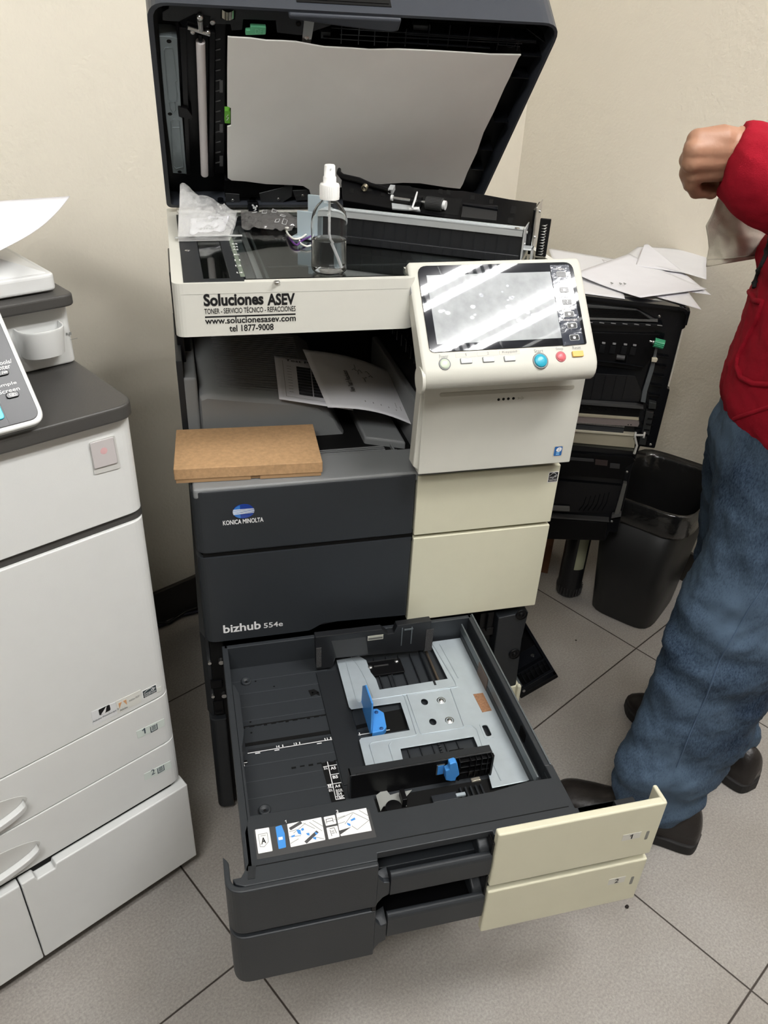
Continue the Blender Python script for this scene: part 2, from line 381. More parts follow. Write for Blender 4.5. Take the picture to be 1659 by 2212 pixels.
# maker's badge
c = F0.uv((526, 1104)); RUx, RUz = .0165, .0125
bl_d = mat('logo_blue', (.006, .035, .25), .18, coat=.6); bl_l = mat('logo_light_blue', (.03, .16, .50), .2, coat=.6); sil = mat('logo_silver', (.66, .72, .78), .35)
badge = decal(F0, ell(c[0], c[1], RUx, RUz, 40), bl_d, ud, 0, 'badge', .0012)
mb = MB(); mb.prism(F0, [(c[0]+RUx*.98*math.cos(t), c[1]+RUz*.98*math.sin(t)) for t in [math.radians(108+144*k/16) for k in range(17)]], .0012, .0015); obj('badge_highlight', mb, bl_l, badge)
mb = MB()
for k in range(5):
    dz = (k-2)*.0019
    hw = RUx*math.sqrt(max(0, 1-(dz/RUz)**2))
    mb.prism(F0, [(c[0]-hw, c[1]+dz*1.05-.0005), (c[0]+hw, c[1]+dz*.9-.0003+.0006), (c[0]+hw, c[1]+dz*.9+.0003+.0006), (c[0]-hw, c[1]+dz*1.05+.0007)], .0015, .0018)
obj('badge_stripes', mb, sil, badge)
a = F0.uv((482, 1136)); b = F0.uv((569, 1122))
text(F0, 'KONICA MINOLTA', a[0], a[1]+.001, b[0], a[1]+.0095, inkw, ud, 0, .02)
a = F0.uv((483, 1368)); b = F0.uv((563, 1345)); text(F0, 'bizhub', a[0], a[1], b[0], a[1]+.0175, inkw, ld, 0, .022)
a2 = F0.uv((570, 1359)); b2 = F0.uv((611, 1346)); text(F0, '554e', a2[0], a[1]+.0005, b2[0], a[1]+.0115, inkw, ld, 0, .012)
# energy star sticker
def energy_sticker(fr, u0, v0, u1, v1, parent, m_bg):
    s = decal(fr, rect(u0-.001, v0-.001, u1+.001, v1+.001), labelw, parent, 0, 'energy_sticker')
    decal(fr, rect(u0, v0, u1, v1), m_bg, s, .0003, 'sticker_print', .0001)
    W = u1-u0; H = v1-v0; mb = MB(); P = [(u0+W*(.06+.88*k/14), v0+H*(.62+.30*math.sin(math.pi*k/14))) for k in range(15)]
    for i in range(14):
        (xa, ya), (xb, yb) = P[i], P[i+1]; mb.prism(fr, [(xa, ya), (xb, yb), (xb, yb+H*.045), (xa, ya+H*.045)], .0004, .0006)
    cx, cy, r = u0+W*.74, v0+H*.58, W*.16
    st = [(cx+r*(1 if k % 2 == 0 else .45)*math.sin(k*math.pi/5), cy+r*(1 if k % 2 == 0 else .45)*math.cos(k*math.pi/5)) for k in range(10)]
    ins = [(cx+(x-cx)*.62, cy+(y-cy)*.62) for x, y in st]
    mb.prism(fr, st, .0004, .0006, [ins]); mb.prism(fr, rect(u0+W*.04, v0+H*.255, u1-W*.04, v0+H*.275), .0004, .0006)
    obj('star_print', mb, inkw, s)
    text(fr, 'energy', u0+W*.08, v0+H*.34, u0+W*.62, v0+H*.55, inkw, s, .0003, 0, shear=.4); text(fr, 'ENERGY STAR', u0+W*.1, v0+H*.08, u1-W*.1, v0+H*.20, inkw, s, .0003)
    return s
a = F0.uv((1183, 1039)); b = F0.uv((1206, 1018)); energy_sticker(front(-.0022), a[0]-.0005, a[1]-.0005, b[0]-.001, b[1], ucd, inkb)
# ---- small lower right cover and the opened side flap
mb = MB(); mb.box(WORLD, .530, .60, -.002, .05, .02, .236); slc = obj('lower_right_cover', mb, cream, KP, .0025)
mb = MB(); mb.box(WORLD, .592, .60, -.010, .0, .02, .2415); obj('cover_lip', mb, cream, slc, .0025)
FP = Frame((.603, .0, .205), (.078, 0, .048), (0, 1, 0))
mb = MB(); mb.box(FP, 0, .088, 0, .30, -.012, 0); fp = obj('side_flap', mb, black, KP, .002, label='black side flap hanging open')
mb = MB()
mb.box(FP, .0, .088, 0, .006, 0, .014)
for k in range(6): mb.box(FP, .025+k*.01, .0265+k*.01, .012, .04, 0, .010)
mb.box(FP, .02, .085, .04, .043, 0, .010); mb.box(FP, .02, .08, .05, .085, 0, .012); mb.box(FP, .082, .088, 0, .30, 0, .010)
obj('flap_rib', mb, blackg, fp, .0007)
mb = MB(); mb.box(FP, .004, .016, .012, .05, .0, .02); obj('flap_hinge', mb, steel_d, fp, .001)
mb = MB(); mb.cyl(FP.p(.014, -.001, .006), FP.p(.014, .001, .006), .003); mb.cyl(FP.p(.065, .062, .0125), FP.p(.065, .062, .0135), .0035); obj('flap_screw', mb, steel, fp)
# ---- output tray
mb = MB(); mb.box(WORLD, .004, XS+.20, .002, .083, .728, .7455); lip = obj('output_tray', mb, graytray, KP, .004)
mb = MB(); mb.box(WORLD, .004, .59, .08, .42, .715, .728); obj('tray_floor', mb, graytray, lip)
mb = MB()
for k in range(6): mb.box(WORLD, .20, .325, .0835+k*.006, .086+k*.006, .728, .7365)
mb.box(WORLD, .19, .34, .079, .0835, .728, .745); mb.box(WORLD, .335, .338, .08, .125, .728, .742); obj('tray_grille', mb, graytray, lip, .0005)
def ramp_profile():
    out = []
    for x, z in ((.026, .722), (.026, .80), (.028, .822), (.040, .826), (.10, .817), (.19, .804), (.225, .797), (.242, .783), (.252, .765), (.262, .745), (.275, .728), (.275, .722)): out.append((x, z))
    return out
ys = [(.172, -.010, .004), (.176, -.003, .002), (.185, .0, 0), (.42, .03, 0)]
R = []
prof = ramp_profile()
for y, dz, ins in ys:
    R.append([V(max(x, .026+ins) if x < .1 else x-ins, y, z+(dz if z > .78 else 0)) for x, z in prof])
mb = MB(); mb.rings(R, True); rp = obj('ramp', mb, graytray, lip, .002)
mb = MB()
for k in range(26):
    y = .20+k*.008; zz = .03*(y-.185)/.235
    mb.box(Frame((.06, y, .8243+zz), (.148, 0, -.0205), (0, 1, .12)), 0, .155, -.001, .001, -.001, .0008)
obj('ramp_rib', mb, graytray, rp)
mb = MB(); mb.prism(WORLD, [(.295, .13), (.36, .10), (.36, .30), (.295, .30)], .728, .748); mb.box(WORLD, .372, .386, .05, .42, .728, .82); obj('paper_stop', mb, graytray, lip, .004)
mb = MB(); mb.box(WORLD, .004, .026, .18, .42, .728, .85); obj('tray_side_wall', mb, graytray, lip, .004)
# ---- exit cavity: back wall, left back pillar, right column
mb = MB(); mb.box(WORLD, .002, .60, .42, .46, .728, .986); mb.box(WORLD, -.002, .022, .30, .46, .728, .986); mb.box(WORLD, .385, .594, .0, .42, .745, .982)
mb.box(WORLD, .365, .594, .42, .60, .735, .90)
for k in range(5): mb.box(WORLD, .0, .012, .25+k*.03, .262+k*.03, .84, .97)
obj('rear_housing', mb, black, KP, .002)
mb = MB()
for k in range(9): mb.box(WORLD, .37, .386, .05+k*.03, .062+k*.03, .88, .90)
mb.box(WORLD, .376, .386, .03, .40, .90, .95); obj('exit_comb', mb, blackg, KP, .001)
mb = MB(); mb.box(WORLD, .372, .3765, .09, .105, .925, .940); obj('exit_sensor', mb, steel, KP)
mb = MB(); pl = [(-.004, .42), (-.004, .18), (.006, .18), (.006, .42)]; mb.prism(WORLD, pl, .74, .88); obj('left_panel', mb, charcoal_d, KP, .001)
# ---- vertical front cover below the operation panel
FC = front(-.03)
mb = MB(); pts = FC.uvs([(915, 837), (1264, 818), (1218, 1000), (913, 1025)]); x0 = .3375; x1 = .5985
mb.prism(FC, rpoly(rect(x0+.006, .7585, x1, .903), .002), -.028, 0); mb.prism(FC, [(x0-.002, .772), (x0+.012, .7585), (x0+.012, .903), (x0+.002, .903)], -.028, -.004)
fc = obj('front_cover', mb, coverw, KP, .003)
g0_, g1_ = FC.uv((950, 856)), FC.uv((1241, 833)); zc = (g0_[1]+g1_[1])/2
mb = MB(); n = 12
mb.prism(FC, rpoly(rect(g0_[0], zc-.0030, g1_[0], zc+.0030), .0029), 0, .0006); obj('cover_slot', mb, mat('slot_shade', (.40, .385, .325), .5), fc)
for q in ((1077, 863), (1087.5, 862), (1098, 861.2), (1109, 860.5)):
    u, v = FC.uv(q); decal(FC, ell(u, v, .0021, .0021, 16), blackm, fc, 0, 'indicator_hole', .0006)
u, v = FC.uv((1126, 860)); mb = MB()
for (xa, ya), (xb, yb) in (((-.005, .0), (.004, .0)), ((.004, .0), (.0, .003)), ((.004, .0), (.0, -.003)), ((-.005, -.002), (-.005, .002))):
    mb.tube([FC.p(u+xa, v+ya, .0004), FC.p(u+xb, v+yb, .0004)], .0004, 6)
obj('arrow_mark', mb, mat('embossed', (.48, .47, .40), .4), fc)
# e sticker
a = FC.uv((1195, 985)); b = FC.uv((1220, 963)); s = decal(FC, rpoly(rect(a[0]-.0015, a[1]-.0015, b[0]-.002, b[1]+.001), .001), mat('sticker_cream', (.55, .50, .40), .4), fc, 0, 'e_sticker')
decal(FC, rpoly(rect(a[0], a[1], b[0]-.0035, b[1]-.0002), .002), mat('sticker_blue', (.02, .12, .36), .3), s, .0003, 'sticker_print', .0002)
text(FC, 'e', a[0]+.003, a[1]+.0075, b[0]-.0050, b[1]-.0015, inkw, s, .0005, .03, shear=.2)
for k in range(2): decal(FC, rect(a[0]+.004, a[1]+.002+k*.0028, b[0]-.0075, a[1]+.0036+k*.0028), mat('sticker_light', (.25, .55, .85), .3), s, .0005, 'sticker_band', .0001)
# ---- scanner housing
mb = MB()
pl = rpoly([(.003, .455), (.003, -.006), (.318, -.006), (.328, .000), (.331, .045), (.568, .045), (.568, .455)], [.006, .014, .008, .006, .008, .014, .006], 6)
hole = rpoly([(.022, .006), (.322, .006), (.324, .05), (.558, .05), (.558, .43), (.022, .43)], 0)
mb.prism(WORLD, pl, 1.040, 1.0545, [hole]); mb.prism(WORLD, pl, .984, 1.0405)
sh = obj('scanner_housing', mb, ivory, KP, .004)
FS = front(-.006)
def dl(s, bl, tr, h, bold, cond=None):
    a = FS.uv(bl); b = FS.uv(tr); return text(FS, s, a[0], a[1], b[0], a[1]+h, inkb, sh, 0, bold)
dl('Soluciones', (440.5, 662), (569, 640), .0165, .038); dl('ASEV', (577.5, 660), (637, 638), .0160, .038)
dl('TONER - SERVICIO TÉCNICO - REFACCIONES', (442, 678.5), (638.5, 666), .0090, .012)
a = FS.uv((443, 685)); b = FS.uv((638.5, 681)); decal(FS, rect(a[0], a[1]-.001, b[0], a[1]+.001), inkb, sh, 0, 'underline')
dl('www.solucionesasev.com', (443.5, 700.5), (639, 688), .0088, .02); dl('tel 1877-9008', (496, 716.5), (591, 705), .0092, .02)
# scanner top: frame, glass, inner carriage
mb = MB(); mb.box(WORLD, .022, .560, .006, .43, 1.041, 1.0425); bed = obj('scanner_bed', mb, blackm, KP)
mb = MB(); mb.prism(WORLD, [(.018, -.001), (.0955, -.001), (.0955, .016), (.098, .016), (.098, .40), (.018, .40)], 1.050, 1.0555, [rect(.044, .012, .078, .31)]); obj('glass_frame', mb, charcoal_d, bed, .0006)
TG = top(1.056)
mb = MB()
for k, s in enumerate(('B5', 'A4', 'A5', '8½', '11', '13', '14')):
    q = ((510, 527), (511, 533), (512, 539), (514, 550), (516, 562), (518, 574), (521, 589))[k]
    u, v = TG.uv(q); text(TG, s, u-.006, v-.003, u+.002, v+.004, inkw, bed, -.0003, .02)
mb = MB(); mb.box(WORLD, .092, .098, .016, .31, 1.0555, 1.0560)
for k in range(9): mb.box(WORLD, .090, .099, .03+k*.03, .0315+k*.03, 1.0560, 1.0562)
obj('scale_strip', mb, mat('scale_green_grey', (.16, .19, .15), .5), bed)
mb = MB(); mb.box(WORLD, .104, .110, .10, .16, 1.0425, 1.0455); obj('carriage_label', mb, labelw, bed)
mb = MB(); mb.box(WORLD, .114, .122, .012, .33, 1.0425, 1.048); obj('scan_lamp', mb, mat('lamp_tube_off', (.33, .33, .34), .3), bed)
mb = MB(); mb.box(WORLD, .100, .113, .015, .34, 1.0425, 1.0455); mb.box(WORLD, .128, .131, .012, .34, 1.0425, 1.0470); mb.box(WORLD, .104, .135, .30, .33, 1.0425, 1.047); obj('carriage', mb, steel_d, bed, .0005)
mb = MB(); mb.box(WORLD, .136, .56, .09, .094, 1.0425, 1.0445); mb.box(WORLD, .16, .22, .28, .36, 1.0425, 1.046); mb.box(WORLD, .36, .46, .10, .16, 1.0425, 1.047); mb.tube([(.34, .09, 1.046), (.42, .07, 1.046)], .004); mb.box(WORLD, .45, .47, .03, .05, 1.0425, 1.049)
obj('optics', mb, mat('dim_grey_part', (.05, .055, .06), .5), bed, .0008)
glassm = mat('platen_glass', (.80, .86, .84), .03, trans=1, ior=1.45)
mb = MB(); mb.prism(WORLD, [(.0985, .0075), (.3215, .0075), (.3235, .051), (.557, .051), (.557, .405), (.0985, .405)], 1.0505, 1.0552); obj('platen_glass', mb, glassm, bed)
mb = MB(); mb.box(WORLD, .045, .077, .013, .309, 1.0505, 1.0545); obj('slit_glass', mb, glassm, bed)
mb = MB()
for q in ((405, 540), (598, 607)):
    u, v = TG.uv(q); mb.lathe(Frame((u, v, 1.0545)), [(.004, 0), (.004, .0012), (.001, .0014)], 16)
obj('bed_screw', mb, steel, bed)
# ---- operation panel
CPF = Frame((.337, -.069, .970), (1, .02, 0), (0, .658, .753))
def cps(pts, w=0): return CPF.uvs(pts, w)
prof = [(.133, -.002), (.129, 0), (-.022, 0), (-.029, -.001), (-.0355, -.004), (-.0405, -.009), (-.0435, -.0155), (-.0435, -.022), (-.040, -.028), (-.034, -.031), (-.02, -.032), (.10, -.022), (.131, -.014), (.134, -.008)]
R = []
for u, ins in ((-.0155, .004), (-.0135, .001), (-.011, 0), (.242, 0), (.2445, .001), (.2465, .004)):
    vm = .035; R.append([CPF.p(u, v+(ins if v < vm else -ins), w_-(ins*.6 if w_ > -.02 else -ins*.6)) for v, w_ in prof])
mb = MB(); mb.rings(R, True, smooth=True); op = obj('operation_panel', mb, coverw, KP, .0015)
mb = MB(); mb.prism(CPF, rpoly(rect(-.003, .0008, .233, .126), [.008, .003, .014, .014]), 0, .0015); bz = obj('panel_glass', mb, mat('mirror_black', (.008, .009, .012), .02, spec=.6), op, .0005)
scr = cps([(920, 597), (1187, 585), (1215, 732), (945, 742)], .0016)
us = [p[0] for p in scr]; vs_ = [p[1] for p in scr]
lcd = mat('smudged_screen', (.38, .40, .41), .02, var=.12, vscale=60, spec=.7)
mb = MB(); mb.prism(CPF, rect((us[0]+us[3])/2, (vs_[2]+vs_[3])/2, (us[1]+us[2])/2, (vs_[0]+vs_[1])/2), .0015, .0018); scn = obj('screen', mb, lcd, op)
smud = mat('fingerprint_smear', (.43, .46, .50), .12)
for k in range(90):
    random.seed(k+40); u = random.gauss(.095, .05); v = random.gauss(.055, .022)
    if not (.01 < u < .19 and .018 < v < .105): continue
    r = random.uniform(.0008, .0026); n = 10
    pts = [(u+r*(1+.35*random.random())*math.cos(2*math.pi*i/n)*1.4, v+r*(1+.35*random.random())*math.sin(2*math.pi*i/n)) for i in range(n)]
    if k % 3 == 0: decal(CPF, pts, smud, scn, .0018, 'smudge', .00005)
filmm = mat('shiny_film', (.45, .48, .55), .04, trans=.85, ior=1.5, bump=.9, bscale=22)
strip = cps([(1188, 573), (1228, 572), (1262, 742), (1217, 747)], .002)
pk = mat('panel_key_strip', (.022, .028, .045), .08, coat=1, bump=.25, bscale=60)
mb = MB(); mb.prism(CPF, [strip[0], strip[1], strip[2], strip[3]], .0015, .0021); ks = obj('key_strip', mb, pk, op)
def keyrect(px, w, h, frm, m, par, name, w0=.002, w1=.003, r=.002):
    u, v = frm.uv(px, w1); mb = MB(); mb.prism(frm, rpoly(rect(u-w/2, v-h/2, u+w/2, v+h/2), r), w0, w1); return obj(name, mb, m, par, .0004)
keys = [((1213, 592), ''), ((1219, 626), ''), ((1225, 652), 'Guidance'), ((1230, 678), 'Access'), ((1236, 703), 'Interrupt'), ((1241, 729), '')]
for i, (q, s) in enumerate(keys):
    k1 = keyrect(q, .0150, .0085, CPF, inkw, ks, 'key_border', .0021, .0024); keyrect(q, .0138, .0074, CPF, blackg, ks, 'key', .0024, .0028, .0018)
    u, v = CPF.uv(q, .003)
    if s: text(CPF, s, u-.0115, v+.0062, u+.0095, v+.0112, inkw, ks, .0021)
    if i == 0: text(CPF, 'Menu', u-.006, v+.0062, u+.006, v+.0105, inkw, ks, .0021)
    if i == 2: text(CPF, '?', u-.0015, v-.0028, u+.0015, v+.0028, inkw, ks, .0029)
    if i in (1, 3, 4, 5): decal(CPF, rpoly(rect(u-.002, v-.0018, u+.002, v+.0018), .001), inkw, ks, .0028, 'key_symbol', .0001)
# lower row of buttons
def round_button(px, r, m, name, ring, h=.002):
    u, v = CPF.uv(px, .001); fr = CPF.off(u, v, 0)
    mb = MB(); mb.lathe(fr, [(r*1.22, 0), (r*1.22, .0008), (r*1.1, .001)], 32); rg = obj(name, mb, ring, op)
    mb = MB(); mb.lathe(fr, [(r, .0), (r, h*.6), (r*.86, h), (r*.4, h*1.25), (.0003, h*1.3)], 32); obj('button_cap', mb, m, rg); return u, v
cy = mat('cyan_button', (.03, .36, .50), .3); pinkm = mat('red_button', (.62, .13, .15), .35); amber = mat('amber_button', (.72, .42, .08), .35); grn = mat('pale_green_key', (.52, .60, .48), .3)
ringm = mat('ring_grey', (.20, .21, .21), .4)
round_button((961, 786), .0070, grn, 'power_button', ringm); round_button((1168, 779), .0096, cy, 'start_button', ringm, .003); round_button((1212, 770), .0064, pinkm, 'stop_button', mat('pink_ring', (.45, .12, .13), .4))
u, v = CPF.uv((1248.5, 764), .002); mb = MB(); mb.prism(CPF, rpoly(rect(u-.0085, v-.0042, u+.0085, v+.0042), .0012), 0, .0028); obj('reset_button', mb, amber, op, .0006)
for q in ((1008, 779), (1056, 776), (1102, 774)):
    u, v = CPF.uv(q, .002); mb = MB(); mb.prism(CPF, rpoly(rect(u-.0088, v-.0042, u+.0088, v+.0042), .0016), 0, .0005); bb = obj('assign_key', mb, ringm, op)
    mb = MB(); mb.prism(CPF, rpoly(rect(u-.0080, v-.0034, u+.0080, v+.0034), .0013), 0, .0024); obj('key_cap', mb, whiteb, bb, .0005)
lt = mat('panel_light_recess', (.50, .48, .42), .4)
for (x0, x1, yy, s) in ((984, 1028, 767, '1'), (1031, 1076, 764, '2'), (1079, 1122, 761, 'Keypad')):
    a = CPF.uv((x0, yy+4)); b = CPF.uv((x1, yy-5)); L_ = decal(CPF, rpoly(rect(a[0], a[1]-.001, b[0], a[1]+.0052), .001), lt, op, 0, 'key_label')
    wd = (.0006 if s == '1' else .0014) if len(s) == 1 else .011; mu = (a[0]+b[0])/2; text(CPF, s, mu-wd, a[1]+.0003, mu+wd, a[1]+.0042, inkg, L_, .0003)
for s, x0, x1, yy in (('Power', 949, 969, 774), ('Start', 1154, 1174, 762), ('Stop', 1201, 1217, 758), ('Reset', 1237, 1255, 755)):
    a = CPF.uv((x0, yy)); b = CPF.uv((x1, yy)); text(CPF, s, a[0], a[1]-.0003, b[0], a[1]+.0048, inkg, op, 0)
# panel hinge and side
mb = MB(); mb.cyl(CPF.p(-.0175, -.030, -.020), CPF.p(-.013, -.030, -.020), .0185); obj('panel_hinge', mb, coverw, op, .001)
mb = MB(); mb.box(CPF, -.016, -.0150, .088, .101, -.014, -.001); obj('lamp_window', mb, mat('indicator_grey', (.3, .31, .32), .3), op, .0005)
# ================================================================== PAPER DRAWERS (pulled out of the copier)
TT = top(.44); TF = front(-.457); ZF = .392
# ---- drawer 1: tub
mb = MB()
mb.box(WORLD, .030, .472, -.43, -.004, .372, ZF)                       # floor
mb.box(WORLD, .0265, .036, -.43, -.004, .372, .440)                     # left wall
mb.box(WORLD, .030, .472, -.012, -.004, .372, .440)                     # back wall
mb.box(WORLD, .466, .474, -.353, -.004, .372, .440); mb.box(WORLD, .466, .474, -.43, -.353, .372, .429)                      # right wall
mb.box(WORLD, .452, .466, -.36, -.012, .385, .412)
D1 = obj('paper_drawer', mb, charcoal, KP, .0012, label='top paper drawer, pulled fully out and empty')
mb = MB(); mb.box(WORLD, .4735, .4765, -.352, -.004, .405, .4415); mb.box(WORLD, .4525, .4555, -.36, -.012, .412, .428); obj('side_rail', mb, steel_d, D1, .0008)
mb = MB(); mb.prism(WORLD, [(.0362, -.36), (.040, -.36), (.040, -.23), (.046, -.20), (.046, -.12), (.040, -.10), (.0362, -.10)], .40, .4402); obj('side_wall_step', mb, charcoal, D1, .001)
# front apron (flat top surface), the recess over the handle and the front skirt
apx = [(537, 1763), (612, 1750), (806, 1718), (817, 1754), (872, 1745), (1066, 1709), (1068, 1702), (1137, 1688), (1190, 1680), (1192, 1655), (1186, 1652)]
ap = TT.uvs(apx)
ap = [(ap[0][0], ap[0][1]), ap[1], ap[2], ap[3], ap[4], ap[5], ap[7], (.4665, ap[8][1]), (.4665, -.352), (.4745, -.3525), (.478, -.352), (.478, -.4285), (.545, -.4285), (.545, -.445), (.352, -.445), (.352, -.439), (.194, -.439), (.192, -.4492), (.024, -.4492), (.013, -.444), (.0095, -.436), (.020, -.436), (.024, -.430), (.030, -.418), (.030, -.373)]
mb = MB(); mb.prism(TT, ap, -.012, .0); apn = obj('drawer_apron', mb, charcoal, D1, .0012)
mb = MB(); mb.prism(WORLD, [(.480, -.4285), (.545, -.4285), (.545, -.445), (.480, -.445)], .35, .440); mb.box(WORLD, .53, .56, -.452, -.436, .36, .452)
obj('apron_bracket', mb, charcoal_d, apn, .001)
g0 = TT.uv((543, 1868)); mb = MB(); mb.box(WORLD, .0335, .470, -.4252, -.4240, .4399, .4403); obj('apron_seam', mb, blackm, apn)
mb = MB(); mb.prism(TT, TT.uvs([(535, 1900), (551, 1898), (553, 1870), (536, 1872)]), 0, .0006); obj('apron_pad', mb, charcoal_d, apn)
mb = MB(); mb.box(WORLD, .014, .188, -.449, -.436, .345, .430); mb.box(WORLD, .353, .55, -.449, -.436, .345, .430); mb.box(WORLD, .03, .55, -.436, -.396, .345, .366); obj('drawer_front_frame', mb, charcoal_d, D1)
def front_skin(z0, z1, par, name):
    outer = [(0, -.402), (0, -.457), (.192, -.457), (.192, -.449), (.007, -.449), (.007, -.412)]
    pl = rpoly(outer, [0, .024, 0, 0, .018, .003], 9)
    mb = MB(); mb.prism(WORLD, pl, z0, z1); return obj(name, mb, charcoal, par, .002)
def handle(zt, zb, hood, par, zl, first):
    """recessed pull: side cheeks, scooped back, lip in front"""
    mb = MB(); x0, x1 = .192, .3505
    mb.box(WORLD, x0-.006, x0, -.456, -.398, zb-.004, zt-.004); mb.box(WORLD, x1-.003, x1, -.455, -.398, zb, zt-.004)
    mb.box(WORLD, x0, x1, -.402, -.398, zb, zt-.002); mb.box(WORLD, x0, x1, -.449, -.398, zb+.002, zb+.006)
    h = obj('handle_recess', mb, black, par, .001)
    prof = [(-.4500, zb), (-.4575, zb+.001), (-.4578, zl-.001), (-.4570, zl+.004), (-.4535, zl+.0075), (-.4485, zl+.0070), (-.4455, zl+.002), (-.4470, zl-.004), (-.4500, zl-.006)]
    R = [[V(x, y, z) for y, z in prof] for x in (.2095, .211, .3475, .349)]
    mb = MB(); mb.rings(R, True, smooth=False); lp = obj('handle', mb, charcoal, h, .0014)
    # rounded pocket at the left end of the pull, sloping cheek at its right end
    mb = MB(); n = 10; R = []
    for k in range(n+1):
        t = math.pi/2*k/n; R.append([V(.192+.0165*math.sin(t), -.4565+.0*t, zl+.004-.0*t-.014*(1-math.cos(t))*0-.020*math.sin(t)*0), V(.192+.0165*math.sin(t), -.440+.006*math.sin(t), zl+.004), V(.192+.0165*math.sin(t), -.440+.006*math.sin(t), zb+.004), V(.192+.0165*math.sin(t), -.4565, zb+.004)])
    for r_ in R: r_[0].z = zl-.012+.010*((r_[0].x-.2)/.0165)**2; r_[1].z = zl-.004
    mb.rings(R, True, smooth=True); obj('handle_end', mb, charcoal, h, .001)
    mb = MB(); mb.prism(Frame((0, 0, 0), (0, 1, 0), (0, 0, 1)), [(-.452, zl+.001), (-.446, zl+.012), (-.43, zl+.020), (-.405, zl+.022), (-.402, zl-.01), (-.452, zl-.01)], .333, .349); obj('handle_cheek', mb, charcoal, h, .003)
    return h
fs1 = front_skin(.3500, .4405, D1, 'drawer_front')
h1 = handle(.4395, .3700, True, fs1, .4055, True)
def cream_front(z0, z1, par, num, lbl, win):
    mb = MB(); mb.box(WORLD, XS-.001, XW, -.4590, -.447, z0, z1); mb.box(WORLD, XW-.0065, XW, -.457, -.428, z0, z1+.001)
    cf = obj('drawer_cover', mb, cream, par, .0025, label='cream plastic cover numbered '+num)
    F = front(-.459)
    a, b, c, d = F.uvs(lbl)
    L_ = decal(F, rect(a[0], a[1], c[0], c[1]), mat('number_label', (.63, .62, .56), .3), cf, 0, 'number_label')
    wd = .0015 if num == '1' else .0032; vc = (a[1]+c[1])/2
    text(F, num, (a[0]+c[0])/2-wd, vc-.0048, (a[0]+c[0])/2+wd, vc+.0048, inkb, L_, .0003, .01)
    a, c = F.uv(win[0]), F.uv(win[1])
    uc, vc = (a[0]+c[0])/2, (a[1]+c[1])/2
    decal(F, rpoly(rect(uc-.0024, vc-.0095, uc+.0024, vc+.0095), .0022), mat('window_grey', (.20, .20, .18), .3), cf, 0, 'level_window', .0002)
    return cf
cream_front(.3445, .4570, D1, '1', [(1342, 1817), (1380, 1810), (1386, 1796), (1347, 1801)], ((1393, 1818), (1402, 1790)))
# ---- light plate with cut-outs and pressed ridges
TP = top(.400)
plpx = [(727, 1426), (776, 1417), (791, 1426), (801, 1452), (812, 1466), (820, 1489.5), (967, 1466), (931, 1394), (935, 1386), (1000, 1377), (1018, 1402), (1100, 1535), (1180, 1678), (1137, 1687), (1063, 1702), (1052, 1660), (1023, 1591), (865, 1617), (871.5, 1645), (882, 1690), (805, 1702), (791, 1659), (776, 1599), (780, 1594), (885, 1577), (865, 1517), (759, 1532), (754, 1527)]
ppl = TP.uvs(plpx); ppl = [(min(u, .452), v) for u, v in ppl]
def hole(px, ru, rv, ang=0): u, v = TP.uv(px); return [(u+ru*math.cos(t), v+rv*math.sin(t)) for t in [2*math.pi*k/14 for k in range(14)]]
slot = rpoly(TP.uvs([(1040, 1567), (1052, 1566), (1063, 1589), (1051, 1592)]), .004)
mb = MB(); mb.prism(TP, ppl, -.0012, 0, [hole((917, 1516), .0058, .0072), hole((935, 1559), .0058, .0072), slot]); lp = obj('lift_plate', mb, steelb, D1, .0004, label='pale metal paper lift plate')
mb = MB()
for pts, cl in ([[(747, 1428), (770, 1512), (776, 1516), (785, 1513), (812, 1510), (958, 1487), (985, 1482), (983, 1473), (935, 1392)], 0], [[(759, 1420), (772, 1436), (782, 1452), (790, 1468), (806, 1507)], 0],
        [[(785, 1513), (868, 1501), (874, 1505), (900, 1586), (897, 1589), (803, 1604), (798, 1609), (812, 1656)], 0], [[(990, 1484), (968, 1488), (879, 1501), (908, 1584), (912, 1586), (1000, 1572), (1002, 1568), (973, 1488)], 0],
        [[(845, 1604), (840, 1610), (852, 1650)], 0], [[(1006, 1568), (1020, 1568), (1030, 1576), (1044, 1618)], 0], [[(950, 1392), (990, 1465)], 0], [[(1060, 1640), (1082, 1686)], 0]):
    P = [TP.p(*TP.uv(q), .0001) for q in pts]
    mb.tube(P, .0011, 6)
obj('pressed_ridge', mb, steelb, lp)
for q in ((953, 1513), (971, 1556)):
    u, v = TP.uv(q); mb = MB(); mb.lathe(Frame((u, v, .400)), [(.0072, -.001), (.0072, .0005), (.0045, -.0005), (.004, .001), (.0005, .0016)], 20); obj('plate_screw', mb, steel, lp)
mb = MB(); mb.prism(TP, rpoly(TP.uvs([(1034, 1562), (1055, 1559), (1069, 1593), (1048, 1597)]), .005), 0, .0008, [slot]); obj('slot_rim', mb, steelb, lp, .0003)
pd = decal(TP, TP.uvs([(1022, 1500), (1043, 1497), (1062, 1535), (1042, 1539)]), copper, lp, 0, 'friction_pad', .0006)
mb = MB(); mb.prism(Frame((.4515, 0, .40), (0, 1, 0), (0, 0, 1)), rect(-.155, .0, -.112, .026), .0, .0012); obj('wall_pad', mb, mat('brown_pad', (.10, .060, .042), .5), D1)
mb = MB(); mb.prism(Frame((.4664, 0, .40), (0, 1, 0), (0, 0, 1)), rpoly(rect(-.285, .012, -.265, .034), .005), -.0015, .0); obj('wall_slot', mb, blackm, D1)
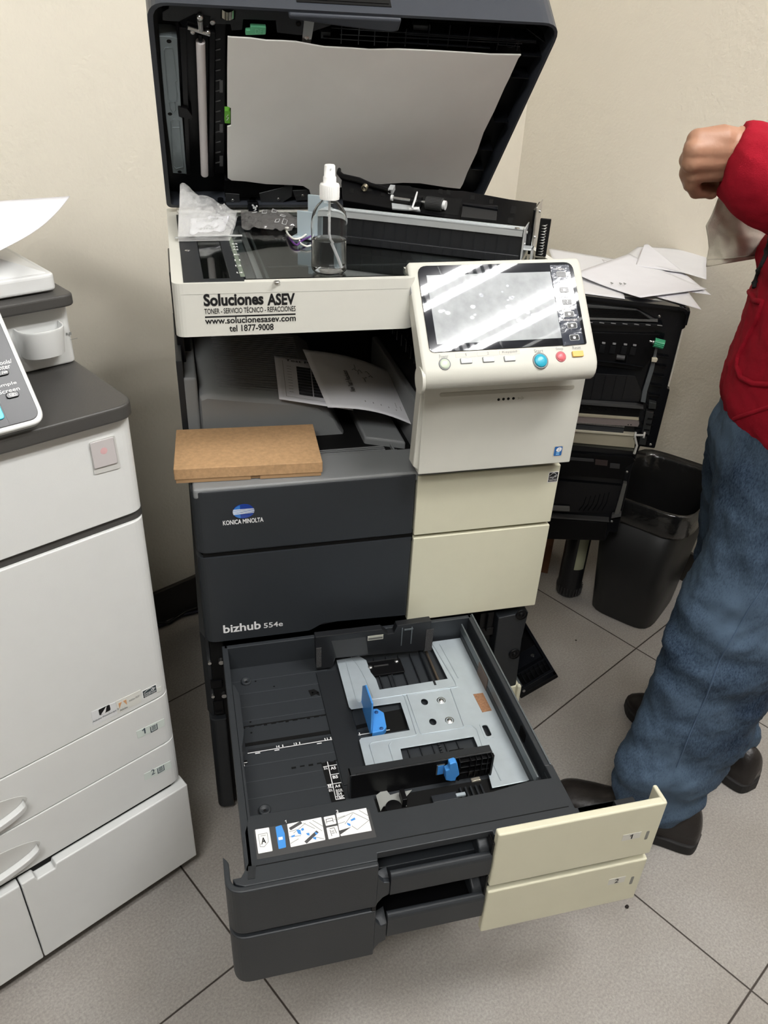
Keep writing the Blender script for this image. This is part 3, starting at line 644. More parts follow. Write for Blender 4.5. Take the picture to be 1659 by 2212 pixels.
# ---- floor detail: grooves, channel, size scale
TZ = top(ZF)
for k in range(9):
    y = -.045-k*.030
    if abs(y+.185) < .022: continue
    mb = MB(); mb.box(WORLD, .038, .20 if k < 5 else .19, y-.0004, y+.0004, ZF, ZF+.0005); obj('floor_line', mb, mat('lighter_charcoal', (.055, .06, .066), .5), D1)  # grooves drawn as thin lines lighter than the drawer floor
mb = MB(); mb.prism(TZ, TZ.uvs([(518, 1608), (760, 1570), (800, 1560), (800, 1568), (762, 1578), (518, 1615)]), 0, .0006)
mb.prism(TZ, TZ.uvs([(800, 1545), (876, 1530), (880, 1575), (810, 1588)]), 0, .0006)
for k in range(16): mb.box(WORLD, .045+k*.0115, .050+k*.0115+(.003 if k % 3 else 0), -.150+(k % 3)*.0008, -.146, ZF, ZF+.0006)
mb.box(WORLD, .045, .225, -.1475, -.1455, ZF, ZF+.0005)
for k in range(9): mb.box(WORLD, .11+k*.013, .117+k*.013, -.2435+(k % 2)*.001, -.2405, ZF, ZF+.0006)
obj('slide_slot', mb, blackm, D1)
mb = MB(); mb.box(WORLD, .18, .222, -.29, -.05, ZF, ZF+.0025); obj('raised_floor', mb, charcoal_d, D1, .001)
for q, r in (((532, 1474), .0085), ((572, 1752), .0085)):
    u, v = TZ.uv(q); mb = MB(); mb.lathe(Frame((u, v, ZF)), [(r, 0), (r, .004), (r*.8, .005), (r*.55, .002), (r*.3, .002), (r*.25, .0005), (.0004, .0005)], 24); ps = obj('screw_post', mb, charcoal, D1)
    mb = MB(); mb.lathe(Frame((u, v, ZF+.0008)), [(.0016, 0), (.0016, .0016), (.0002, .0016)], 12); obj('post_hole', mb, blackm, ps)
mb = MB()
for q in ((552, 1472), (541, 1560), (543, 1583), (675, 1497), (686, 1497), (592, 1483)):
    u, v = TZ.uv(q); mb.prism(TZ, ell(u, v, .0016, .0014, 10), 0, .0006)
obj('floor_hole', mb, blackm, D1)
mb = MB(); mb.prism(TZ, TZ.uvs([(666, 1492), (678, 1489), (689, 1495), (691, 1503), (683, 1500), (672, 1504)]), 0, .0006); obj('tab_hole', mb, blackm, D1)
SCL = decal(TZ, TZ.uvs([(535, 1620), (760, 1583), (845, 1567), (848, 1575), (762, 1592), (537, 1629)]), charcoal_d, D1, 0, 'length_scale', .0005)
mb = MB()
a = TZ.uv((535, 1628)); b = TZ.uv((842, 1577)); mb.prism(TZ, [(a[0], a[1]-.0006), (b[0], b[1]-.0006), (b[0], b[1]+.0006), (a[0], a[1]+.0006)], .0005, .0008)
for q in (609, 645, 712, 729, 775):
    t = (q-535)/307; u = a[0]+(b[0]-a[0])*t; mb.prism(TZ, rect(u-.0008, a[1], u+.0008, a[1]+.0062), .0005, .0008)
for q in (560, 600, 690, 738): t = (q-535)/307; u = a[0]+(b[0]-a[0])*t; mb.prism(TZ, rect(u-.007, a[1]-.0035, u+.0005, a[1]-.0018), .0005, .0008)
obj('scale_lines', mb, inkw, SCL)
for q, s in ((603, '14'), (640, '13'), (706, '11'), (723, '10½'), (770, '8')):
    t = (q-535)/307; u = a[0]+(b[0]-a[0])*t; text(TZ, s, u-.0055, a[1]+.0018, u-.0005, a[1]+.0060, inkw, SCL, .0005, .03)
s3 = decal(TZ, TZ.uvs([(519, 1645), (533, 1642), (535, 1650), (521, 1653)]), blackm, D1, 0, 'width_scale', .0005)
u, v = TZ.uv((519, 1657)); text(TZ, 'A3', u+.001, v-.001, u+.007, v+.004, inkw, s3, 0, .02); decal(TZ, rect(u+.001, v+.0055, u+.011, v+.0067), inkw, s3, 0, 'scale_line', .0008)
ws = decal(TZ, [(x, y) for x, y in TZ.uvs([(694, 1649), (725, 1644), (747, 1728), (716, 1733)])], blackm, D1, 0, 'size_table', .0006)
q0 = TZ.uv((707, 1646)); q1 = TZ.uv((726, 1728)); xm = (q0[0]+q1[0])/2; yt, yb = q0[1], q1[1]; H = yt-yb
mb = MB(); mb.box(WORLD, xm-.0006, xm+.0006, yb, yt, ZF+.0006, ZF+.0009)
for t, s in ((.12, 0), (.36, 1), (.60, 0), (.68, -1), (.93, 1), (1.0, 1)): mb.box(WORLD, xm-(.008 if s <= 0 else 0), xm+(.013 if s >= 0 else 0), yt-H*t-.0005, yt-H*t+.0005, ZF+.0006, ZF+.0009)
obj('table_lines', mb, inkw, ws)
for t, s in ((.22, 'A5'), (.46, 'B5'), (.70, 'A4'), (.82, 'B5R'), (.90, 'B4'), (.985, '16K')):
    text(TZ, s, xm+.0025, yt-H*t-.001, xm+(.0105 if len(s) == 2 else .013), yt-H*t+.0045, inkw, ws, .0006, .03)
for t, s in ((.20, '5½'), (.66, '8'), (.78, '8½')): text(TZ, s, xm-.0075, yt-H*t-.0005, xm-.002, yt-H*t+.0045, inkw, ws, .0006, .02)
# ---- parts seen in the cut-outs of the plate
mb = MB()
for k in range(6): mb.box(WORLD, .262+k*.022, .264+k*.022, -.12, -.035, ZF, ZF+.005)
mb.cyl((.372, -.125, ZF+.004), (.372, -.035, ZF+.004), .0045)
mb.box(WORLD, .300, .308, -.12, -.045, ZF, ZF+.0035)
for k in range(6): mb.box(WORLD, .27+k*.02, .272+k*.02, -.30, -.24, ZF, ZF+.003)
for k in range(10): mb.box(WORLD, .339, .343, -.292+k*.005, -.2895+k*.005, ZF, ZF+.005)
obj('guide_rail', mb, charcoal_d, D1, .0004)
mb = MB(); mb.cyl((.382, -.125, ZF+.003), (.382, -.035, ZF+.003), .0025); obj('rail_rod', mb, mat('worn_rod', (.16, .13, .10), .35, metal=.7), D1)
mb = MB(); mb.box(WORLD, .262, .330, -.082, -.048, ZF+.003, ZF+.007); gc = obj('guide_carriage', mb, black, D1, .0008)
mb = MB(); mb.box(WORLD, .280, .306, -.0615, -.0585, ZF+.007, ZF+.0075); mb.box(WORLD, .264, .325, -.048, -.0475, ZF+.007, ZF+.008); obj('carriage_slot', mb, steel, gc)
for x, y in ((.2735, -.0605), (.322, -.0545)):
    mb = MB(); mb.lathe(Frame((x, y, ZF+.007)), [(.0042, 0), (.0042, .0012), (.002, .002), (.0003, .0022)], 16); obj('carriage_screw', mb, steel, gc)
mb = MB(); mb.box(WORLD, .352, .376, -.285, -.262, ZF, ZF+.006); cl = obj('guide_clip', mb, black, D1, .001)
mb = MB(); mb.box(WORLD, .327, .338, -.292, -.286, ZF+.0002, ZF+.001); mb.box(WORLD, .366, .371, -.276, -.270, ZF+.006, ZF+.0065); obj('light_patch', mb, steelb, cl)
# ---- rear side guide
GR = front(-.047)
gp = GR.uvs([(681, 1377), (825, 1360), (839, 1370), (851, 1368), (858, 1352), (932, 1341.5), (932, 1404), (873, 1409), (780, 1417), (724, 1422), (719, 1442), (683.5, 1446)])
mb = MB(); mb.prism(GR, gp, -.014, 0); rg = obj('rear_side_guide', mb, mat('guide_black', (.012, .013, .015), .3), D1, .0012)
for x0, x1 in (((683, 1400), (694, 1440)), ((921, 1360), (932, 1404))):
    a, c = GR.uv(x0), GR.uv(x1); decal(GR, rect(a[0], min(a[1], c[1]), c[0], max(a[1], c[1])), foam, rg, 0, 'foam_strip', .001)
a, c = GR.uv((794, 1382)), GR.uv((828, 1371)); ll = decal(GR, rect(a[0], a[1]-.002, c[0], c[1]+.001), mat('small_plate', (.42, .42, .36), .4), rg, 0, 'limit_label', .0006)
decal(GR, rect(a[0]+.001, a[1]-.0003, c[0]-.001, c[1]-.0032), mat('small_plate_dark', (.12, .12, .11), .4), ll, .0006, 'label_print', .0001)
mb = MB()
for q0_, q1_ in (((869, 1356), (867, 1394)), ((890, 1354), (888, 1390))):
    a, c = GR.uv(q0_), GR.uv(q1_); mb.prism(GR, rect(a[0]-.0010, c[1], a[0]+.0010, a[1]), 0, .0012)
a, c = GR.uv((873, 1361)), GR.uv((892, 1357)); mb.prism(GR, rect(a[0], a[1], c[0], c[1]+.001), 0, .002)
obj('guide_latch', mb, steel_d, rg, .0003)
decal(GR, GR.uvs([(716, 1385), (790, 1376), (795, 1412), (727, 1420)]), mat('scuffed_patch', (.040, .042, .044), .6), rg, 0, 'scuff', .0003)
# ---- front side guide
GF = front(-.314)
mb = MB(); mb.prism(GF, GF.uvs([(757, 1681), (770, 1673), (1064, 1623), (1056, 1700), (1000, 1715), (875, 1735), (868, 1748), (760, 1752)]), -.002, 0)
gf = obj('front_side_guide', mb, black, D1, .0008)
a = GF.uv((757, 1678)); b = GF.uv((1064, 1624))
mb = MB(); mb.prism(Frame((0, -.314, 0), (1, 0, 0), (0, 0, 1)), [(a[0]-.001, a[1]), (b[0], a[1]), (b[0], a[1]+.002), (a[0]-.001, a[1]+.002)], -.014, .0005); mb.box(WORLD, a[0]-.001, a[0]+.002, -.314, -.30, ZF, a[1]+.002); mb.box(WORLD, a[0], b[0], -.302, -.300, ZF, a[1])
obj('guide_top', mb, charcoal_d, gf, .0008)
x0, x1 = .318, b[0]
mb = MB()
for k in range(5): mb.box(WORLD, x0+.045+k*.009, x0+.0462+k*.009, -.320, -.314, .40, a[1])
for z in (.412, .424, .436): mb.box(WORLD, x0+.03, x1, -.319, -.314, z-.0006, z+.0006)
mb.box(WORLD, x1-.003, x1, -.322, -.314, .395, a[1]); mb.box(WORLD, x0+.028, x0+.030, -.322, -.314, .40, a[1])
obj('guide_rib', mb, black, gf, .0003)
a = GF.uv((942, 1672)); c = GF.uv((960, 1651)); mb = MB(); mb.prism(GF, rect(a[0]-.0005, a[1]-.001, c[0]+.0005, c[1]+.001), 0, .0014); wr = obj('mark_frame', mb, steel_d, gf); decal(GF, rect(a[0]+.001, a[1], c[0]-.001, c[1]), blue, wr, .0014, 'blue_mark', .0006)
GB = front(-.326)
mb = MB(); mb.prism(GB, GB.uvs([(972, 1651), (984, 1647), (988, 1649), (993, 1674), (986, 1680), (984, 1687), (974, 1688), (963, 1686), (963, 1666), (971, 1662)]), -.010, 0); mb.box(WORLD, GB.uv((968, 1670))[0], GB.uv((985, 1670))[0], -.318, -.314, .415, .432); gl = obj('guide_lever', mb, blue, gf, .0012)
mb = MB(); u, v = GF.uv((960, 1700)); mb.cyl(GF.p(u, v, 0), GF.p(u, v, .006), .0042); obj('guide_pin', mb, steel, gf)
mb = MB(); mb.prism(GF, GF.uvs([(968, 1690), (1003, 1683), (1010, 1690), (998, 1702), (990, 1712), (972, 1700)]), 0, .003); obj('lever_plate', mb, mat('bronze_plate', (.22, .19, .16), .4, metal=.6), gf, .0004)
mb = MB(); mb.prism(GF, rpoly(GF.uvs([(1014, 1677), (1034, 1672), (1035, 1682), (1026, 1688), (1016, 1686)]), .002), .004, .010); mb.prism(GF, GF.uvs([(1024, 1688), (1032, 1686), (1032, 1700), (1026, 1702)]), 0, .006); obj('guide_spring', mb, mat('clip_metal', (.50, .46, .38), .35, metal=.7), gf, .0004)
# star-shaped light bracket in the gap beside the guide
TS = top(.396)
mb = MB(); mb.prism(TS, TS.uvs([(812, 1718), (826, 1707), (836, 1708), (843, 1717), (860, 1712), (890, 1706), (870, 1729), (879, 1741), (845, 1738), (828, 1742), (822, 1752)]), -.001, 0); obj('corner_bracket', mb, mat('bracket_plate', (.34, .35, .33), .4, metal=.2), D1, .0003)
mb = MB(); mb.lathe(Frame((*TS.uv((850, 1752)), .396)), [(.012, 0), (.012, .010), (.0005, .010)], 24); mb.box(WORLD, .255, .262, -.345, -.325, ZF, .41); obj('pivot_post', mb, black, D1, .001)
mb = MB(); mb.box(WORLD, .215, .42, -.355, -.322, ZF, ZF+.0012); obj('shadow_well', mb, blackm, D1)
mb = MB(); mb.box(WORLD, .300, .338, -.350, -.338, ZF, ZF+.007)
for k in range(5): mb.box(WORLD, .345+k*.008, .348+k*.008, -.350, -.332, ZF, ZF+.006)
obj('rack_piece', mb, charcoal_d, D1, .0005)
mb = MB(); mb.box(WORLD, .336, .350, -.348, -.343, ZF+.006, ZF+.009); obj('rack_tab', mb, steelb, D1)
# ---- blue end stop
GX = Frame((.243, 0, 0), (0, 1, 0), (0, 0, 1))
mb = MB(); mb.prism(GX, GX.uvs([(786, 1481), (792, 1479.5), (806, 1519), (804, 1584), (798, 1587), (792, 1582), (789, 1556), (782, 1545), (783, 1520)]), -.0025, .0005); es = obj('end_stop', mb, blue, D1, .0008, label='bright blue sliding end stop')
mb = MB(); mb.prism(TZ, [(x, y) for x, y in top(.402).uvs([(806, 1533), (814, 1532), (829, 1541), (835, 1572), (828, 1580), (804, 1585)])], .0, .012); obj('stop_foot', mb, blue, es, .001)
mb = MB(); q = top(.404); 
for p_ in ((813, 1539), (824, 1574)): u, v = q.uv(p_); mb.lathe(Frame((u, v, .4032)), [(.0032, 0), (.0032, .0015), (.0003, .0015)], 14)
obj('foot_hole', mb, mat('deep_blue', (.02, .08, .24), .5), es)
mb = MB()
for k in range(5):
    z = .412+k*.009; mb.prism(GX, rect(-.19, z, -.172, z+.0016), .0005, .002)
mb.prism(GX, rect(-.182, .41, -.180, .448), .0005, .002); obj('stop_rib', mb, blue, es)
# ---- instruction label
LP0, LP1, LP2, LP3 = [TT.uv(q, .0003) for q in ((545, 1793), (798, 1748), (811, 1803), (559, 1862))]
lu0, lu1 = (LP0[0]+LP3[0])/2, (LP1[0]+LP2[0])/2; lv1, lv0 = (LP0[1]+LP1[1])/2, (LP3[1]+LP2[1])/2
IL = decal(TT, rpoly(rect(lu0, lv0, lu1, lv1), .001), labelg, apn, 0, 'instruction_label')
def q2(px): return TT.uv(px, .0006)
def ql(pts, m, name, par=IL, w0=.0003, r=.0012): mb = MB(); mb.prism(TT, rpoly([q2(p_) for p_ in pts], r), w0, w0+.0002); return obj(name, mb, m, par)
ql([(551, 1792), (581, 1787), (589, 1838), (558, 1844)], labelw, 'label_page'); ql([(595, 1786), (608, 1782), (615, 1800), (618, 1830), (602, 1834)], blue, 'label_arrow_block')
pA = ql([(620, 1780), (694, 1765), (703, 1814), (628, 1830)], labelw, 'label_picture'); pB = ql([(726, 1757), (791, 1745), (803, 1794), (737, 1806), (735, 1803), (759, 1786), (733, 1794)], labelw, 'label_picture', r=.0004)
ql([(699, 1765), (723, 1760), (727, 1779), (704, 1784)], labelw, 'label_picture'); ql([(705, 1788), (729, 1783), (734, 1807), (710, 1813)], labelw, 'label_picture')
def qlines(segs, m, r=.0004, w=.0007, name='label_drawing'):
    mb = MB()
    for a_, b_ in segs:
        A_, B_ = Vector(q2(a_)), Vector(q2(b_)); d = (B_-A_); 
        if d.length < 1e-6: continue
        n_ = Vector((-d.y, d.x)).normalized()*r
        mb.prism(TT, [tuple(A_-n_), tuple(B_-n_), tuple(B_+n_), tuple(A_+n_)], .0005, w)
    obj(name, mb, m, IL)
qlines([((558, 1803), (577, 1799)), ((577, 1799), (580, 1818)), ((558, 1803), (562, 1829)), ((562, 1829), (571, 1829)), ((571, 1829), (580, 1818)), ((563, 1806), (574, 1804)), ((563, 1824), (568, 1823))], inkg, .0003)
qlines([((634, 1800), (660, 1778)), ((655, 1778), (680, 1790)), ((625, 1797), (640, 1792)), ((625, 1808), (650, 1805)), ((675, 1772), (698, 1785)), ((668, 1776), (696, 1795)), ((700, 1812), (680, 1808)), ((628, 1822), (645, 1812))], inkg, .0003)
qlines([((626, 1791), (651, 1776)), ((660, 1820), (686, 1796))], mat('mid_grey_ink', (.07, .07, .075), .5), .0022)
for pts in ([(640, 1792), (649, 1793), (651, 1803), (644, 1801)], [(650, 1791), (655, 1788), (657, 1793), (652, 1795)], [(661, 1800), (668, 1799), (669, 1805), (664, 1804)], [(676, 1808), (683, 1809), (683, 1814), (677, 1812)], [(679, 1797), (687, 1800), (683, 1804)], [(629, 1806), (637, 1803), (637, 1807), (630, 1809)], [(757, 1771), (766, 1766), (768, 1770), (759, 1774)], [(749, 1777), (757, 1780), (757, 1785), (751, 1782)]):
    ql(pts, blue, 'label_mark', w0=.0006, r=.0003)
qlines([((728, 1771), (762, 1755)), ((762, 1755), (797, 1772)), ((797, 1772), (772, 1792)), ((745, 1780), (762, 1757)), ((772, 1792), (760, 1784)), ((775, 1750), (797, 1763)), ((730, 1780), (745, 1775)), ((722, 1770), (745, 1762))], inkg, .0003)
qlines([((704, 1770), (718, 1767)), ((718, 1767), (720, 1776)), ((704, 1770), (706, 1779)), ((706, 1775), (719, 1772)), ((712, 1790), (722, 1788)), ((722, 1788), (727, 1800)), ((713, 1793), (717, 1806)), ((716, 1796), (722, 1795)), ((717, 1800), (723, 1799))], inkb, .0003)
for s, q in (('1', (617, 1778)), ('2', (727, 1756)), ):
    u, v = q2(q); text(TT, s, u, v, u+(.0014 if s == '1' else .0030), v+.0045, inkw, IL, .0003, .03)
u, v = q2((565, 1822)); text(TT, 'A', u, v-.001, u+.006, v+.008, inkb, IL, .0008, .02)
u, v = q2((602, 1815)); decal(TT, rect(u, v, u+.0055, v+.0042), inkw, IL, .0006, 'tray_symbol', .0001)
# ---- drawer 2 (behind and below, also out)
mb = MB(); mb.box(WORLD, .03, .470, -.396, -.01, .245, .335); mb.box(WORLD, .10, .47, -.43, -.396, .245, .272); mb.box(WORLD, .014, .188, -.449, -.40, .27, .335); mb.box(WORLD, .353, .575, -.449, -.42, .27, .335)
D2 = obj('paper_drawer', mb, charcoal_d, KP, .0015, label='lower paper drawer, pulled out under the top one')
fs2 = front_skin(.2335, .3400, D2, 'drawer_front')
h2 = handle(.3660, .2720, False, fs2, .3140, False)
FB = front(-.457)
for z0, z1, par in ((.3520, .4050, fs1), (.2440, .3060, fs2)):
    mb = MB(); mb.prism(FB, rpoly([(.1915, z0-.002), (.1935, z0+.006), (.2000, z0+.016), (.2085, z0+.021), (.2085, z1-.006), (.2000, z1-.004), (.1935, z1+.006), (.1915, z1+.016)], 0), -.008, -.0002); obj('front_corner', mb, charcoal, par, .001)
cream_front(.2335, .3310, D2, '2', [(1312, 1912), (1348, 1906), (1352, 1892), (1316, 1897)], ((1360, 1913), (1369, 1890)))
# ================================================================== RAISED LID of the copier
LID = Frame((0, .42, 1.06), (1, 0, 0), (0, -.25, .285))     # u right, v up the lid, w out of its underside
L = LID
out = L.uvs([(366, 440), (318, 16), (1203, 82), (1036, 412)])
u0, u1 = .004, .568; vt = .3955; vb = .004
mb = MB()
outer = rpoly(rect(u0, vb, u1, vt), [.012, .012, .030, .026], 6); inner = rpoly(rect(u0+.007, vb+.007, u1-.004, vt-.004), [.006, .006, .026, .022], 5)
mb.prism(L, outer, -.030, 0, [inner]); mb.prism(L, outer, -.066, -.030)
lid = obj('lid', mb, mat('lid_blue_grey', (.040, .045, .056), .35, bump=.05, bscale=900), KP, .004, label='blue-grey scanner lid raised, black inside')
mb = MB(); mb.prism(L, rpoly(rect(u0+.0075, vb+.0075, u1-.0045, vt-.0045), [.006, .006, .026, .022], 5), -.0299, -.0275); bas = obj('lid_inside', mb, black, lid)
mb = MB()
# front rim handle
hp = L.uvs([(623, 20), (628, 31), (700, 45), (780, 57), (833, 62), (856, 62), (866, 52), (867, 34)])
hu0, hu1 = hp[0][0], hp[-1][0]
mb.prism(L, rpoly([(hu0, vt-.004), (hu0+.001, vt-.012), ((hu0+hu1)/2, vt-.020), (hu1-.008, vt-.025), (hu1, vt-.022), (hu1+.001, vt-.004)], [0, .006, .03, .006, .003, 0]), -.050, .004)
obj('lid_handle', mb, lid.data.materials[0], lid, .003)
mb = MB(); mb.box(L, hu0+.012, hu1-.012, vt, vt+.001, -.052, -.012)
for k in range(3): mb.box(L, hu0+.015, hu1-.015, vt+.001, vt+.002, -.045+k*.012, -.040+k*.012)
obj('handle_recess', mb, blackm, lid)
# recessed ribs on the right and along the top
mb = MB()
def seg(a, b, h0=-.0275, h1=-.006, r=.0007):
    A_, B_ = Vector(L.uv(a)), Vector(L.uv(b)); d = B_-A_; n_ = Vector((-d.y, d.x)).normalized()*r
    mb = MB(); mb.prism(L, [tuple(A_-n_), tuple(B_-n_), tuple(B_+n_), tuple(A_+n_)], h0, h1); obj('lid_rib', mb, blackg, bas, .0002)
for a, b in (((716, 68), (1160, 97)), ((735, 82), (1130, 102)), ((740, 55), (738, 102)), ((778, 58), (775, 104)), ((812, 62), (810, 106)), ((842, 66), (838, 108)), ((880, 70), (876, 108)), ((930, 60), (925, 108)), ((975, 62), (968, 110)), ((1018, 66), (1010, 112)), ((1080, 92), (1074, 116)), ((1122, 94), (1118, 117)), ((1075, 104), (1125, 108)), ((1082, 62), (1076, 92)), ((1130, 128), (1172, 130)), ((1108, 175), (1145, 177)), ((1070, 270), (1100, 272)), ((1040, 330), (1066, 332)), ((1020, 372), (1045, 374)), ((1140, 70), (1180, 100)), ((876, 82), (1160, 100)), ((700, 90), (1060, 112))): seg(a, b)
u, v = L.uv((1107, 101)); R_ = [[L.p(u+r*math.cos(t), v+r*math.sin(t), w_) for t in [2*math.pi*k/20 for k in range(20)]] for r, w_ in ((.0075, -.0275), (.0075, -.006), (.0065, -.006), (.0065, -.0275))]
mb = MB(); mb.rings(R_, False); obj('lid_boss', mb, blackg, bas, .0002)
# charcoal plate along the top left
mb = MB(); mb.prism(L, L.uvs([(369, 13), (420, 17), (450, 16), (530, 22), (657, 42), (716, 52), (718, 68), (652, 90), (600, 84), (598, 58), (527, 55), (525, 78), (502, 80), (500, 66), (445, 64), (352, 58), (352, 40), (366, 32)]), -.0275, -.010); tp = obj('lid_plate', mb, charcoal_d, lid, .001)
def lpx(pts, w0, w1, name, m, par=lid, bev=.0003, r=0):
    mb = MB(); q = L.uvs(pts, w1); mb.prism(L, rpoly(q, r) if r else q, w0, w1); return obj(name, mb, m, par, bev)
lpx([(477, 20), (510, 23), (508, 43), (476, 40)], -.010, -.0097, 'foil_pocket', blackm, tp); 
mb = MB(); A_ = L.uv((480, 32), -.008); B_ = L.uv((505, 33), -.008); mb.grid(lambda s, t: L.p(A_[0]+(B_[0]-A_[0])*s, A_[1]+.006-(.012*t), -.0095+.004*math.sin(math.pi*s)), 8, 4); obj('sensor_foil', mb, mat('foil', (.55, .52, .45), .2, metal=1), tp)
lpx([(528, 60), (578, 64), (577, 80), (526, 78)], -.0275, -.0265, 'tab_pocket', blackm, tp)
gt = lpx([(541, 57), (575, 59), (574, 75), (541, 76), (530, 76), (531, 66), (541, 66)], -.010, -.0045, 'green_tab', mat('mint_green', (.13, .48, .26), .4), lid, .0006, .0015)
textpx(L, 'DF1', (551, 72), (571, 63), mat('mint_ink', (.22, .62, .38), .4), gt, -.0045)
lpx([(657, 45), (679, 47), (671, 97), (652, 94)], -.010, -.0085, 'metal_tab', steel, lid)
mb = MB(); u, v = L.uv((662, 83), -.008); mb.lathe(Frame(L.p(u, v, -.0085), L.x, L.y), [(.0034, 0), (.0034, .001), (.001, .002)], 14); obj('tab_screw', mb, steel, lid)
lpx([(694, 69), (714, 70), (713, 84), (693, 83)], -.0275, -.010, 'square_boss', charcoal_d, lid)
lpx([(893, 54), (930, 56), (929, 70), (893, 68)], -.0275, -.012, 'hinge_boss', charcoal_d, lid)
for q in ((459, 48), (645, 51)):
    u, v = L.uv(q, -.01); mb = MB(); mb.lathe(Frame(L.p(u, v, -.010), L.x, L.y), [(.0035, 0), (.0035, .0015), (.0018, .0018), (.0003, .001)], 16); obj('lid_screw', mb, steel if q[0] < 500 else blackm, lid)
# roller housing, roller, drum guide, metal cover strip
mb = MB(); mb.prism(L, L.uvs([(388, 70), (404, 72), (412, 386), (404, 388)]), -.0275, -.008); mb.prism(L, L.uvs([(454, 78), (466, 80), (462, 388), (452, 388)]), -.0275, -.006)
mb.prism(L, L.uvs([(466, 66), (490, 68), (486, 388), (466, 388)]), -.0275, -.012); rh = obj('roller_housing', mb, black, lid, .0008)
mb = MB()
for i in range(13):
    y = 100+i*22; mb.prism(L, L.uvs([(467, y), (478, y-2), (478, y), (467, y+2.2)]), -.012, -.0112)
for y0, y1 in ((188, 214), (282, 300), (350, 372)): mb.prism(L, L.uvs([(476, y0), (483, y0), (483, y1), (476, y1)]), -.012, -.0115)
obj('guide_tick', mb, mat('dull_edge', (.09, .09, .09), .4), rh)
a = L.uv((434, 97), -.004); b = L.uv((443, 383), -.004); mb = MB(); mb.tube([L.p(a[0], a[1], -.010), L.p(b[0], b[1], -.010)], .0062, 20); rl = obj('roller', mb, mat('white_roller', (.72, .68, .68), .4), lid)
mb = MB(); mb.tube([L.p(a[0], a[1]+.012, -.010), L.p(b[0], b[1]-.006, -.010)], .003, 12); obj('roller_shaft', mb, blackg, rl)
mb = MB(); a = L.uv((432, 40), -.004); mb.sphere(L.p(a[0], a[1], -.006), .0045, 12); mb.tube([L.p(a[0], a[1]-.004, -.006), L.p(a[0]+.001, a[1]-.020, -.006)], [.004, .003], 10); mb.sphere(L.p(a[0]-.010, a[1]-.022, -.006), .0035, 10); mb.sphere(L.p(a[0]+.010, a[1]-.022, -.006), .0035, 10); mb.tube([L.p(a[0]-.016, a[1]-.016, -.006), L.p(a[0]+.012, a[1]-.025, -.006)], .0025, 8); obj('roller_spring', mb, steel, lid)
lpx([(388, 46), (420, 30), (455, 36), (452, 60), (430, 68), (395, 62)], -.0275, -.0095, 'roller_mount', blackg, lid)
st = lpx([(344, 78), (371, 80), (383, 84), (391, 230), (385, 231), (387, 252), (394, 255), (403, 376), (373.5, 374), (358, 250), (349, 150)], -.0275, -.006, 'cover_strip', mat('strip_metal', (.20, .235, .25), .4, metal=.4), lid, .0008)
mb = MB()
for pts in ([(354, 108), (357, 102), (372, 102), (374, 110), (379, 150), (383, 175), (379, 178), (383, 205), (382, 218), (368, 220), (364, 215), (354, 108)], [(366, 222), (368, 236), (375, 245), (380, 238), (378, 222)], [(369, 262), (376, 256), (388, 262), (393, 330), (396, 360), (380, 364), (374, 358), (369, 262)], [(373, 275), (387, 275)]):
    mb.tube([L.p(*L.uv(q, -.006), -.0058) for q in pts], .0007, 6)
obj('strip_ridge', mb, st.data.materials[0], st)
for q in ((365, 89), (367, 246), (388, 371)):
    u, v = L.uv(q, -.006); decal(L, ell(u, v, .0032, .0028, 14), blackm, st, -.006, 'strip_hole', .0004)
lpx([(385, 231), (405, 236), (416, 252), (414, 259), (396, 254), (387, 252)], -.0275, -.004, 'strip_catch', black, lid)
lg = lpx([(486, 240), (497.5, 241), (497, 267), (485.5, 266)], -.012, -.0035, 'lime_label', lime, lid, 0)
mb = MB(); mb.tube([L.p(*L.uv(q, -.0033), -.0033) for q in ((493, 248), (489, 253), (494, 254), (490, 260))], .0005, 6); obj('label_mark', mb, labelw, lg)
# pressure sheet
spx = [(492, 80), (500, 81), (540, 83), (575, 88), (609, 89), (640, 91), (672, 97), (701, 102), (760, 105), (798, 108), (860, 107), (930, 110), (1000, 114), (1060, 118), (1126, 119), (1120, 126), (1100, 170), (1090, 190), (1068, 240), (1045, 286), (1030, 330), (1010, 372), (1000, 398), (994, 408), (965, 405), (907, 396), (870, 395), (826, 398), (800, 400), (760, 402), (735, 405), (720, 425), (672, 425), (668, 410), (655, 402), (630, 400), (575, 398), (530, 392), (500, 390), (492, 385), (491, 330), (491, 274), (499, 272), (499, 234), (491, 230), (491, 150)]
mb = MB(); mb.prism(L, L.uvs(spx, -.002), -.0045, -.002); obj('pressure_sheet', mb, sheetm, lid, .0004, label='pale grey pressure sheet hanging slightly loose')
mb = MB(); mb.prism(L, [(x, y-.003) for x, y in L.uvs([(486, 388), (560, 398), (640, 405), (665, 412), (670, 425), (486, 425)], -.004)], -.0275, -.006); mb2 = mb; lb = obj('hinge_block', mb, black, lid, .0008)
for pts in ([(487, 418), (517, 420), (518, 446), (488, 444)], [(560, 418), (632, 400), (630, 425), (612, 436), (610, 449), (566, 448)], [(632, 412), (672, 410), (672, 432), (640, 434)]):
    q = L.uvs(pts, -.005); mb = MB(); mb.prism(L, q, -.0275, -.005); hb = obj('hinge_bracket', mb, mat('bracket_grey', (.10, .105, .11), .4, metal=.5), lid, .0005)
    cu = sum(p_[0] for p_ in q)/len(q); cv = sum(p_[1] for p_ in q)/len(q); mb = MB(); mb.lathe(Frame(L.p(cu, cv, -.005), L.x, L.y), [(.0028, 0), (.0028, .001), (.0005, .0014)], 12); obj('bracket_screw', mb, steel, hb)
